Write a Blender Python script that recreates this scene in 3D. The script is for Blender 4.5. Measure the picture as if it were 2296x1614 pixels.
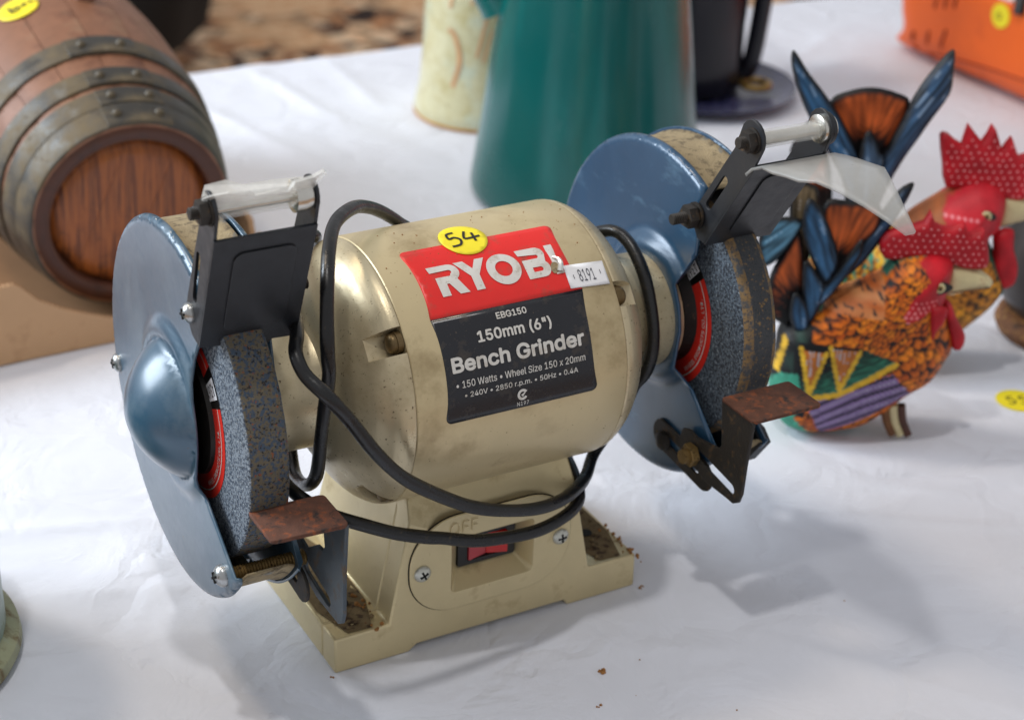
import bpy, bmesh, math, random
import numpy as np
from mathutils import Vector, Matrix, noise
from mathutils.geometry import delaunay_2d_cdt
R_ = math.radians
for o in list(bpy.data.objects): bpy.data.objects.remove(o)
scene = bpy.context.scene
COL = scene.collection
random.seed(7)

# ------------------------------------------------------------------ camera
cam_d = bpy.data.cameras.new('camera'); cam = bpy.data.objects.new('camera', cam_d); COL.objects.link(cam)
cam.location = (-0.3973437, -0.7401382, 0.5811333)
cam.rotation_euler = (1.0910, -0.0357, -0.5063)
cam_d.sensor_fit = 'HORIZONTAL'; cam_d.sensor_width = 36; cam_d.lens = 36 * 4064.35 / 2296
cam_d.clip_start = 0.02; cam_d.clip_end = 50
cam_d.dof.use_dof = True; cam_d.dof.focus_distance = 0.872; cam_d.dof.aperture_fstop = 8.0; cam_d.dof.aperture_blades = 7
scene.camera = cam
# ------------------------------------------------------------------ world, lamps, exposure
w = bpy.data.worlds.new('World'); scene.world = w; w.use_nodes = True
bg = w.node_tree.nodes['Background']; bg.inputs[0].default_value = (0.97, 0.97, 1.0, 1); bg.inputs[1].default_value = 0.47
def area(name, travel, dist, sx, sy, power, col, target=(0.05, 0.0, 0.08)):
    d = bpy.data.lights.new(name, 'AREA'); d.shape = 'RECTANGLE'; d.size = sx; d.size_y = sy; d.energy = power; d.color = col
    o = bpy.data.objects.new(name, d); COL.objects.link(o)
    t = Vector(travel).normalized(); o.location = Vector(target) - t * dist
    o.rotation_euler = t.to_track_quat('-Z', 'Y').to_euler()
    return o
area('ceiling_lamp', (0.23, 0.11, -1), 2.4, 0.11, 0.11, 12, (1.0, 0.97, 0.93))
area('back_lamp', (0.40, -0.48, -1), 2.6, 0.34, 0.34, 13, (1.0, 0.82, 0.62))
area('window_light', (0.86, -0.62, -0.54), 2.2, 1.2, 1.0, 46, (0.82, 0.91, 1.0))
vs = scene.view_settings; vs.view_transform = 'Standard'; vs.look = 'None'; vs.exposure = 0.14; vs.gamma = 1.0; vs.use_curve_mapping = False
scene.render.engine = 'CYCLES'; scene.cycles.max_bounces = 8; scene.cycles.transparent_max_bounces = 12
try: scene.cycles.use_denoising = True
except Exception: pass
try: scene.cycles.sampling_pattern = 'BLUE_NOISE'
except Exception: pass
scene.cycles.sample_clamp_indirect = 4.0

# ------------------------------------------------------------------ materials
def lin(c):
    return tuple(((v / 255) / 12.92 if v / 255 <= 0.04045 else (((v / 255) + 0.055) / 1.055) ** 2.4) for v in c) + (1,)
def M(name, col, rough=0.5, metal=0.0, var=0.12, vs=60, layers=(), bump=None, coat=0.0, spec=0.5, rvar=0.0, alpha=1.0, trans=0.0, attr=False, coatr=0.08):
    """col sRGB; layers: (sRGB, scale/m, lo, hi, roughness or None, stretch) noise-masked coats of dirt, rust, scratches; bump: (scale, mm)"""
    m = bpy.data.materials.new(name); m.use_nodes = True; nt = m.node_tree; N = nt.nodes; L = nt.links
    b = N['Principled BSDF']; tc = N.new('ShaderNodeTexCoord'); vec = tc.outputs['Object']
    def noise_(scale, detail=4, rgh=0.6, stretch=None):
        n = N.new('ShaderNodeTexNoise'); n.inputs['Scale'].default_value = scale; n.inputs['Detail'].default_value = detail; n.inputs['Roughness'].default_value = rgh
        if stretch:
            mp = N.new('ShaderNodeMapping'); mp.inputs['Scale'].default_value = stretch; L.new(vec, mp.inputs[0]); L.new(mp.outputs[0], n.inputs['Vector'])
        else: L.new(vec, n.inputs['Vector'])
        return n.outputs['Fac']
    def mix(fac, a, bb, mode='MIX'):
        x = N.new('ShaderNodeMix'); x.data_type = 'RGBA'; x.blend_type = mode
        for s, v in ((x.inputs[0], fac), (x.inputs[6], a), (x.inputs[7], bb)):
            if hasattr(v, 'is_output'): L.new(v, s)
            else: s.default_value = v
        return x.outputs[2]
    def rng(f, a, bb, c=0.0, d=1.0):
        r = N.new('ShaderNodeMapRange'); L.new(f, r.inputs[0])
        for i, v in enumerate((a, bb, c, d)): r.inputs[i + 1].default_value = v
        return r.outputs[0]
    base = lin(col)
    if attr:
        at = N.new('ShaderNodeAttribute'); at.attribute_name = 'Col'; cur = at.outputs['Color']
    else:
        cur = base
    k = 1 - var; k2 = 1 + var
    v = N.new('ShaderNodeMix'); v.data_type = 'RGBA'; v.blend_type = 'MULTIPLY'; v.inputs[0].default_value = 1
    vr = rng(noise_(vs, 5), 0.3, 0.7, k, k2)
    if hasattr(cur, 'is_output'): L.new(cur, v.inputs[6])
    else: v.inputs[6].default_value = cur
    L.new(vr, v.inputs[7]); cur = v.outputs[2]
    rough_s = None
    if rvar:
        rough_s = rng(noise_(vs * 2.3, 5), 0.3, 0.7, max(0.02, rough - rvar), rough + rvar)
    for ly in layers:
        c2, sc, lo, hi = ly[:4]; r2 = ly[4] if len(ly) > 4 else None; st = ly[5] if len(ly) > 5 else None
        f = rng(noise_(sc, 6, 0.65, st), lo, hi)
        cur = mix(f, cur, lin(c2))
        if r2 is not None:
            mr = N.new('ShaderNodeMix'); mr.data_type = 'FLOAT'; L.new(f, mr.inputs[0])
            if rough_s is None: mr.inputs[2].default_value = rough
            else: L.new(rough_s, mr.inputs[2])
            mr.inputs[3].default_value = r2; rough_s = mr.outputs[0]
    L.new(cur, b.inputs['Base Color'])
    if rough_s is not None: L.new(rough_s, b.inputs['Roughness'])
    else: b.inputs['Roughness'].default_value = rough
    b.inputs['Metallic'].default_value = metal; b.inputs['Specular IOR Level'].default_value = spec
    b.inputs['Coat Weight'].default_value = coat; b.inputs['Coat Roughness'].default_value = coatr
    b.inputs['Alpha'].default_value = alpha; b.inputs['Transmission Weight'].default_value = trans
    if bump:
        bn = N.new('ShaderNodeBump'); bn.inputs['Strength'].default_value = 1.0; bn.inputs['Distance'].default_value = bump[1] * 0.001
        L.new(noise_(bump[0], 4), bn.inputs['Height']); L.new(bn.outputs[0], b.inputs['Normal'])
    return m

DUST = (150, 134, 104)
MT = dict(
 gold=M('champagne_paint', (204, 187, 147), 0.36, 0.35, 0.04, 30, [((150, 130, 92), 24, 0.54, 0.85, 0.5), ((116, 92, 64), 420, 0.655, 0.72, 0.7), ((160, 140, 104), 12, 0.50, 0.72, 0.5), ((112, 58, 34), 300, 0.745, 0.775, 0.8), ((206, 196, 170), 900, 0.73, 0.77, 0.4)], (1200, 0.06), rvar=0.06),
 goldcast=M('champagne_cast', (205, 189, 148), 0.36, 0.48, 0.05, 40, [((156, 134, 92), 40, 0.58, 0.82, 0.6), ((96, 70, 46), 420, 0.70, 0.75, 0.8), ((120, 70, 40), 150, 0.70, 0.75, 0.8)], (1100, 0.12), rvar=0.06),
 dirtyfoot=M('dusty_foot_top', (120, 102, 72), 0.85, 0.1, 0.25, 90, [((70, 52, 36), 160, 0.52, 0.62, 0.9), ((120, 62, 30), 420, 0.64, 0.70, 0.9)], (700, 0.5)),
 blue=M('blue_guard_paint', (42, 80, 104), 0.36, 0.10, 0.06, 25, [((112, 128, 138), 30, 0.46, 0.90, 0.5), ((92, 80, 66), 420, 0.70, 0.74, 0.8, (1, 1, .4)), ((140, 96, 60), 120, 0.74, 0.78, 0.8), ((150, 160, 168), 700, 0.72, 0.77, 0.4, (.2, 1, 1))], (700, 0.03), rvar=0.06, coat=0.8, coatr=0.24),
 blueR=M('blue_guard_paint_rubbed', (36, 74, 104), 0.34, 0.10, 0.10, 25, [((96, 134, 160), 60, 0.56, 0.85, 0.5, (1, .4, 1)), ((150, 140, 122), 360, 0.72, 0.77, 0.8)], (700, 0.03), rvar=0.06, coat=0.6, coatr=0.26),
 bell=M('dirty_silver_gold_bell', (203, 189, 156), 0.33, 0.52, 0.06, 30, [((150, 132, 98), 30, 0.50, 0.82, 0.45), ((84, 66, 48), 480, 0.62, 0.69, 0.7), ((110, 58, 34), 220, 0.70, 0.745, 0.8)], (1400, 0.07), rvar=0.08),
 dust=M('caked_dust', DUST, 0.95, 0, 0.18, 80, [((96, 84, 66), 200, 0.52, 0.66), ((92, 110, 124), 60, 0.62, 0.75, 0.5)], (900, 0.6)),
 black=M('black_bracket', (34, 37, 42), 0.42, 0.1, 0.15, 60, [((92, 66, 46), 420, 0.70, 0.75, 0.8), ((80, 82, 84), 120, 0.66, 0.85, 0.6)], (600, 0.04), rvar=0.08),
 arm=M('dirty_black_steel', (44, 40, 36), 0.6, 0.3, 0.2, 80, [((104, 82, 56), 200, 0.56, 0.72, 0.9)], (700, 0.15)),
 bluesteel=M('blued_steel_rest', (72, 80, 86), 0.5, 0.5, 0.15, 60, [((104, 84, 60), 120, 0.54, 0.72, 0.85)], (800, 0.08)),
 rust=M('rusty_plate', (96, 62, 48), 0.85, 0.15, 0.25, 120, [((134, 74, 44), 260, 0.54, 0.64), ((58, 46, 42), 180, 0.56, 0.66)], (1200, 0.25)),
 brassrod=M('brassy_thread', (128, 104, 62), 0.5, 0.6, 0.2, 200, [((60, 44, 28), 400, 0.55, 0.66, 0.8)], (900, 0.1)),
 steel=M('screw_steel', (170, 172, 172), 0.3, 0.9, 0.1, 100, [((90, 74, 54), 500, 0.62, 0.70, 0.7)]),
 zinc=M('zinc_screw', (196, 196, 186), 0.35, 0.7, 0.1, 100, [((120, 110, 84), 400, 0.62, 0.72, 0.7)]),
 bronze=M('dull_bronze_screw', (110, 92, 62), 0.4, 0.7, 0.2, 200),
 dark=M('dark_recess', (16, 15, 14), 0.8),
 rubber=M('black_cord', (17, 18, 20), 0.32, 0, 0.15, 60, [((84, 72, 54), 220, 0.60, 0.78, 0.8), ((120, 108, 86), 900, 0.70, 0.76, 0.8)], (700, 0.12), rvar=0.1),
 plastic=M('hazy_clear_plastic', (196, 195, 190), 0.28, 0, 0.06, 60, [((150, 128, 96), 320, 0.68, 0.74, 0.7)], alpha=0.42, spec=0.6),
 plastic2=M('scratched_clear_plastic', (222, 222, 218), 0.22, 0, 0.08, 160, alpha=0.26, spec=0.7),
 plastic3=M('broken_plastic_shard', (232, 232, 228), 0.2, 0, 0.1, 200, alpha=0.5, spec=0.8),
 aluminium=M('aluminium_rod', (214, 212, 204), 0.22, 0.9, 0.08, 90),
 red=M('red_label', (226, 44, 40), 0.34, 0, 0.05, 60, [((150, 80, 64), 90, 0.54, 0.80, 0.6), ((92, 56, 44), 460, 0.655, 0.72, 0.7), ((210, 170, 160), 700, 0.74, 0.78)], spec=0.4),
 blk=M('black_label', (30, 32, 38), 0.25, 0, 0.1, 60, [((82, 72, 60), 90, 0.54, 0.82, 0.6), ((124, 104, 80), 620, 0.67, 0.74, 0.7)]),
 white=M('white_print', (214, 212, 206), 0.45, 0, 0.05, 90, [((150, 138, 120), 420, 0.60, 0.74), ((176, 166, 150), 120, 0.52, 0.75)]),
 paper=M('white_sticker', (232, 233, 236), 0.5, 0, 0.03, 60),
 ink=M('black_ink', (28, 26, 26), 0.6),
 inkgrey=M('grey_ink', (64, 66, 76), 0.6),
 yellow=M('yellow_sticker', (240, 222, 40), 0.5, 0, 0.04, 40),
 foil=M('silver_foil', (226, 226, 222), 0.28, 0.7, 0.1, 200),
 redpaper=M('red_wheel_label', (216, 46, 34), 0.42, 0, 0.06, 60, [((140, 40, 28), 160, 0.62, 0.8)]),
 wheelface=M('grindstone_face', (122, 132, 142), 0.75, 0, 0.08, 90, [((58, 70, 86), 620, 0.49, 0.53), ((178, 184, 188), 800, 0.57, 0.63, 0.4), ((28, 34, 44), 560, 0.58, 0.62)], (650, 0.9)),
 wheeltread=M('grindstone_tread_rusty', (102, 94, 78), 0.9, 0, 0.15, 60, [((66, 80, 96), 480, 0.50, 0.54), ((140, 72, 34), 360, 0.60, 0.64), ((34, 34, 38), 620, 0.56, 0.60), ((168, 140, 100), 700, 0.66, 0.72)], (1500, 0.4)),
 wheelface2=M('grindstone_face_dark', (88, 100, 112), 0.72, 0, 0.10, 70, [((44, 50, 60), 620, 0.48, 0.53), ((150, 162, 170), 700, 0.58, 0.63, 0.4)], (650, 0.8)),
 wheeltread2=M('grindstone_tread_dark', (66, 70, 74), 0.85, 0, 0.12, 60, [((140, 112, 70), 420, 0.56, 0.66), ((40, 44, 50), 1200, 0.54, 0.64)], (1500, 0.35)),
 wheelstripe=M('tan_wear_stripe', (136, 110, 74), 0.9, 0, 0.2, 120, [((78, 82, 86), 260, 0.46, 0.60), ((60, 64, 70), 900, 0.54, 0.64)], (1500, 0.3)),
 flange=M('wheel_flange', (44, 42, 40), 0.4, 0.7, 0.15, 80, [((96, 78, 66), 300, 0.60, 0.72, 0.7)]),
 swblack=M('switch_black', (28, 28, 29), 0.45),
 swred=M('switch_red', (190, 22, 20), 0.18, 0, 0.1, 60, coat=0.4),
 swred2=M('switch_red_worn', (176, 60, 70), 0.3, 0, 0.1, 60),
 crumb=M('brown_crumbs', (150, 104, 56), 0.95, 0, 0.3, 400),
)

# ------------------------------------------------------------------ mesh building (all coordinates in millimetres)
class MB:
    def __init__(s): s.v = []; s.f = []; s.m = []
    def add(s, V, F, mi=0):
        n = len(s.v); s.v += [tuple(map(float, p)) for p in V]; s.f += [tuple(i + n for i in f) for f in F]; s.m += [mi] * len(F); return s
    def box(s, lo, hi, mi=0, mat=None):
        V = [Vector((x, y, z)) for x in (lo[0], hi[0]) for y in (lo[1], hi[1]) for z in (lo[2], hi[2])]
        if mat is not None: V = [mat @ v for v in V]
        return s.add(V, [(0, 1, 3, 2), (4, 6, 7, 5), (0, 4, 5, 1), (2, 3, 7, 6), (0, 2, 6, 4), (1, 5, 7, 3)], mi)
    def revolve(s, prof, origin, axis, seg=48, mi=0, a0=0.0, a1=360.0, cap=True, rfun=None, mis=None):
        """prof: (distance along axis, radius)"""
        d = Vector(axis).normalized(); u = d.orthogonal().normalized() if abs(d.x) < 0.99 else Vector((0, -1, 0)); vv = d.cross(u)
        full = abs(a1 - a0) >= 359.9; na = seg if full else seg + 1; V = []; F = []; FM = []
        O = Vector(origin)
        for (t, r) in prof:
            for k in range(na):
                a = R_(a0 + (a1 - a0) * k / seg); rr = rfun(t, r, math.degrees(a)) if rfun else r
                V.append(O + d * t + (u * math.cos(a) + vv * math.sin(a)) * rr)
        for i in range(len(prof) - 1):
            for k in range(seg if full else seg):
                k2 = (k + 1) % na if full else k + 1
                F.append((i * na + k, i * na + k2, (i + 1) * na + k2, (i + 1) * na + k))
                FM.append(mis[i] if mis else mi)
        n = len(s.v); s.v += [tuple(p) for p in V]; s.f += [tuple(i + n for i in f) for f in F]; s.m += FM
        if full and cap:
            if prof[0][1] > 1e-6: s.f.append(tuple(n + k for k in range(na))); s.m.append(mis[0] if mis else mi)
            if prof[-1][1] > 1e-6: s.f.append(tuple(n + (len(prof) - 1) * na + k for k in range(na))); s.m.append(mis[-1] if mis else mi)
        return s
    def tube(s, pts, r, seg=12, mi=0, sub=6, cap=True, smooth=True):
        P = [Vector(p) for p in pts]
        if smooth and len(P) > 2:
            Q = []
            for i in range(len(P) - 1):
                p0, p1, p2, p3 = P[max(i - 1, 0)], P[i], P[i + 1], P[min(i + 2, len(P) - 1)]
                for k in range(sub):
                    t = k / sub
                    Q.append(0.5 * ((2 * p1) + (p2 - p0) * t + (2 * p0 - 5 * p1 + 4 * p2 - p3) * t * t + (3 * p1 - p0 - 3 * p2 + p3) * t ** 3))
            Q.append(P[-1]); P = Q
        T = [(P[min(i + 1, len(P) - 1)] - P[max(i - 1, 0)]).normalized() for i in range(len(P))]
        u = T[0].orthogonal().normalized(); V = []; F = []
        rad = r if callable(r) else (lambda t: r)
        for i, p in enumerate(P):
            u = (u - T[i] * u.dot(T[i])).normalized(); v = T[i].cross(u); rr = rad(i / (len(P) - 1))
            V += [p + (u * math.cos(2 * math.pi * k / seg) + v * math.sin(2 * math.pi * k / seg)) * rr for k in range(seg)]
        for i in range(len(P) - 1):
            for k in range(seg):
                F.append((i * seg + k, i * seg + (k + 1) % seg, (i + 1) * seg + (k + 1) % seg, (i + 1) * seg + k))
        if cap: F += [tuple(range(seg)), tuple((len(P) - 1) * seg + k for k in range(seg))]
        return s.add(V, F, mi)
    def sheet(s, tri, f3, mi=0):
        V, F = tri; return s.add([f3(*p) for p in V], F, mi)
    def plate(s, outer, holes, f3, w0, w1, mi=0, grid=None):
        """f3(u,v,w) -> xyz ; solid slab between w0 and w1"""
        V, F = tri2d(outer, holes, grid); n = len(V)
        s.add([f3(p[0], p[1], w0) for p in V] + [f3(p[0], p[1], w1) for p in V], list(F) + [tuple(i + n for i in reversed(f)) for f in F], mi)
        for loop in [outer] + list(holes):
            m = len(loop)
            s.add([f3(p[0], p[1], w0) for p in loop] + [f3(p[0], p[1], w1) for p in loop], [(i, (i + 1) % m, (i + 1) % m + m, i + m) for i in range(m)], mi)
        return s
    def build(s, name, mats, parent=None, smooth=35, bevel=0, solid=0, soff=-1, bseg=2, weld=True, origin=None, colors=None):
        me = bpy.data.meshes.new(name); V = np.array(s.v, float)
        c = (V.min(0) + V.max(0)) / 2 if origin is None else np.array(origin, float)
        me.from_pydata([tuple(p) for p in (V - c) * 0.001], [], s.f)
        for m in (mats if isinstance(mats, (list, tuple)) else [mats]): me.materials.append(MT[m] if isinstance(m, str) else m)
        me.polygons.foreach_set('material_index', s.m)
        if colors is not None:
            ca = me.color_attributes.new('Col', 'FLOAT_COLOR', 'POINT'); ca.data.foreach_set('color', np.asarray(colors, np.float32).ravel())
        bm = bmesh.new(); bm.from_mesh(me)
        if weld: bmesh.ops.remove_doubles(bm, verts=bm.verts, dist=2e-6)
        bmesh.ops.recalc_face_normals(bm, faces=bm.faces); bm.to_mesh(me); bm.free()
        o = bpy.data.objects.new(name, me); COL.objects.link(o); o.location = c * 0.001
        if parent is not None: adopt(o, parent)
        if smooth:
            me.polygons.foreach_set('use_smooth', [True] * len(me.polygons)); me.set_sharp_from_angle(angle=R_(smooth))
        if solid: md = o.modifiers.new('solid', 'SOLIDIFY'); md.thickness = solid * 0.001; md.offset = soff
        if bevel: md = o.modifiers.new('bevel', 'BEVEL'); md.width = bevel * 0.001; md.segments = bseg; md.limit_method = 'ANGLE'; md.angle_limit = R_(40)
        return o
WL = {}
def world_loc(o):
    return WL.get(o.name, Vector(o.location))
def adopt(o, parent):
    WL[o.name] = Vector(o.location)
    o.parent = parent; o.location = Vector(o.location) - world_loc(parent)
def thing(name, label, cat, base, group=None):
    o = bpy.data.objects.new(name, None); COL.objects.link(o); o.location = Vector(base) * 0.001; o.empty_display_size = 0.02
    WL[o.name] = Vector(o.location); o['label'] = label; o['category'] = cat
    if group: o['group'] = group
    return o
def tag(o, label, cat, group=None):
    o['label'] = label; o['category'] = cat
    if group: o['group'] = group
    return o
def inside(P, poly):
    P = np.asarray(P, float); x, y = P[:, 0], P[:, 1]; r = np.zeros(len(P), bool); Q = np.asarray(poly, float); j = len(Q) - 1
    for i in range(len(Q)):
        c = ((Q[i, 1] > y) != (Q[j, 1] > y)); d = (Q[j, 1] - Q[i, 1]); d = d if abs(d) > 1e-12 else 1e-12
        r ^= c & (x < (Q[j, 0] - Q[i, 0]) * (y - Q[i, 1]) / d + Q[i, 0]); j = i
    return r
def edge_dist(P, poly):
    P = np.asarray(P, float); Q = np.asarray(poly, float); best = np.full(len(P), 1e9)
    for i in range(len(Q)):
        a = Q[i]; b = Q[(i + 1) % len(Q)]; ab = b - a; t = np.clip(((P - a) @ ab) / max(ab @ ab, 1e-12), 0, 1)
        d = P - (a + t[:, None] * ab); best = np.minimum(best, np.hypot(d[:, 0], d[:, 1]))
    return best
def tri2d(outer, holes=(), grid=None, extra=()):
    pts = [tuple(p) for p in outer]; E = [(i, (i + 1) % len(outer)) for i in range(len(outer))]
    for h in holes:
        n = len(pts); pts += [tuple(p) for p in h]; E += [(n + i, n + (i + 1) % len(h)) for i in range(len(h))]
    if grid:
        A = np.array(outer); lo = A.min(0); hi = A.max(0); g = []
        ny = int((hi[1] - lo[1]) / (grid * 0.866)) + 1
        for j in range(ny + 1):
            xs = np.arange(lo[0] + (grid / 2 if j % 2 else 0), hi[0], grid); g.append(np.stack([xs, np.full(len(xs), lo[1] + j * grid * 0.866)], 1))
        g = np.concatenate(g); k = inside(g, outer) & (edge_dist(g, outer) > grid * 0.4)
        for h in holes: k &= ~inside(g, h) & (edge_dist(g, h) > grid * 0.4)
        pts += [tuple(p) for p in g[k]]
    if len(extra):
        g = np.array(extra); k = inside(g, outer) & (edge_dist(g, outer) > .15); pts += [tuple(p) for p in g[k]]
    V, _, F, _, _, _ = delaunay_2d_cdt([Vector(p) for p in pts], E, [], 0, 1e-5)
    V = np.array([tuple(p) for p in V]); F = [tuple(f) for f in F]
    c = np.array([V[list(f)].mean(0) for f in F]); k = inside(c, outer)
    for h in holes: k &= ~inside(c, h)
    return [tuple(p) for p in V], [f for f, q in zip(F, k) if q]
def rrect(x0, x1, y0, y1, r, n=6):
    P = []
    for cx, cy, a in ((x1 - r, y1 - r, 0), (x0 + r, y1 - r, 90), (x0 + r, y0 + r, 180), (x1 - r, y0 + r, 270)):
        P += [(cx + r * math.cos(R_(a + 90 * k / n)), cy + r * math.sin(R_(a + 90 * k / n))) for k in range(n + 1)]
    return P
def circle(cx, cy, r, n=32, a0=0, a1=360):
    full = abs(a1 - a0) == 360
    return [(cx + r * math.cos(R_(a0 + (a1 - a0) * k / n)), cy + r * math.sin(R_(a0 + (a1 - a0) * k / n))) for k in range(n if full else n + 1)]
def stadium(a, b, r, n=8):
    ang = math.degrees(math.atan2(b[1] - a[1], b[0] - a[0]))
    return circle(b[0], b[1], r, n, ang - 90, ang + 90) + circle(a[0], a[1], r, n, ang + 90, ang + 270)
def smooth_poly(P, sub=5, closed=True):
    P = [np.array(p, float) for p in P]; n = len(P); Q = []
    for i in range(n if closed else n - 1):
        g = (lambda k: P[k % n]) if closed else (lambda k: P[min(max(k, 0), n - 1)])
        p0, p1, p2, p3 = g(i - 1), g(i), g(i + 1), g(i + 2)
        for k in range(sub):
            t = k / sub; Q.append(tuple(0.5 * ((2 * p1) + (p2 - p0) * t + (2 * p0 - 5 * p1 + 4 * p2 - p3) * t * t + (3 * p1 - p0 - 3 * p2 + p3) * t ** 3)))
    if not closed: Q.append(tuple(P[-1]))
    return Q
def chaikin(P, it=2):
    P = [np.array(p, float) for p in P]
    for _ in range(it):
        Q = []
        for i in range(len(P)):
            a, b = P[i], P[(i + 1) % len(P)]; Q += [a * .75 + b * .25, a * .25 + b * .75]
        P = Q
    return [tuple(p) for p in P]
FONT = None
try:        # the sans-serif that ships with Blender itself; the built-in face is used if it is not there
    import os
    _f = os.path.join(bpy.utils.system_resource('DATAFILES'), 'fonts', 'Inter.woff2')
    if os.path.exists(_f): FONT = bpy.data.fonts.load(_f)
except Exception: FONT = None
def text_tris(body, box, bold=0.0, subdiv=1, shear=0.0):
    """lettering as triangles fitted to box=(x0,x1,y0,y1)"""
    cu = bpy.data.curves.new('t', 'FONT'); cu.body = body; cu.size = 1; cu.font = FONT if FONT else cu.font; cu.offset = bold; cu.resolution_u = 4; cu.shear = shear; cu.fill_mode = 'FRONT'
    ob = bpy.data.objects.new('t', cu); COL.objects.link(ob)
    dg = bpy.context.evaluated_depsgraph_get(); me = bpy.data.meshes.new_from_object(ob.evaluated_get(dg))
    bm = bmesh.new(); bm.from_mesh(me); bmesh.ops.triangulate(bm, faces=bm.faces)
    for _ in range(subdiv): bmesh.ops.subdivide_edges(bm, edges=bm.edges, cuts=1, use_grid_fill=True)
    bmesh.ops.triangulate(bm, faces=bm.faces); bm.verts.index_update()
    V = np.array([v.co[:2] for v in bm.verts]); F = [tuple(v.index for v in f.verts) for f in bm.faces]; bm.free()
    bpy.data.objects.remove(ob); bpy.data.curves.remove(cu); bpy.data.meshes.remove(me)
    lo, hi = V.min(0), V.max(0); V = (V - lo) / (hi - lo); x0, x1, y0, y1 = box
    return [(x0 + (x1 - x0) * p[0], y0 + (y1 - y0) * p[1]) for p in V], F
def strokes(lines, width, n=4):
    """handwritten strokes: polylines thickened to closed outlines -> tris"""
    V = []; F = []
    for ln in lines:
        P = [np.array(p) for p in smooth_poly(ln, n, False)]; k = len(P); b = len(V)
        for i in range(k):
            t = P[min(i + 1, k - 1)] - P[max(i - 1, 0)]; t = t / (np.hypot(*t) + 1e-9); nn = np.array([-t[1], t[0]])
            V += [tuple(P[i] + nn * width / 2), tuple(P[i] - nn * width / 2)]
        F += [(b + 2 * i, b + 2 * i + 1, b + 2 * i + 3, b + 2 * i + 2) for i in range(k - 1)]
    return V, F

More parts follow.
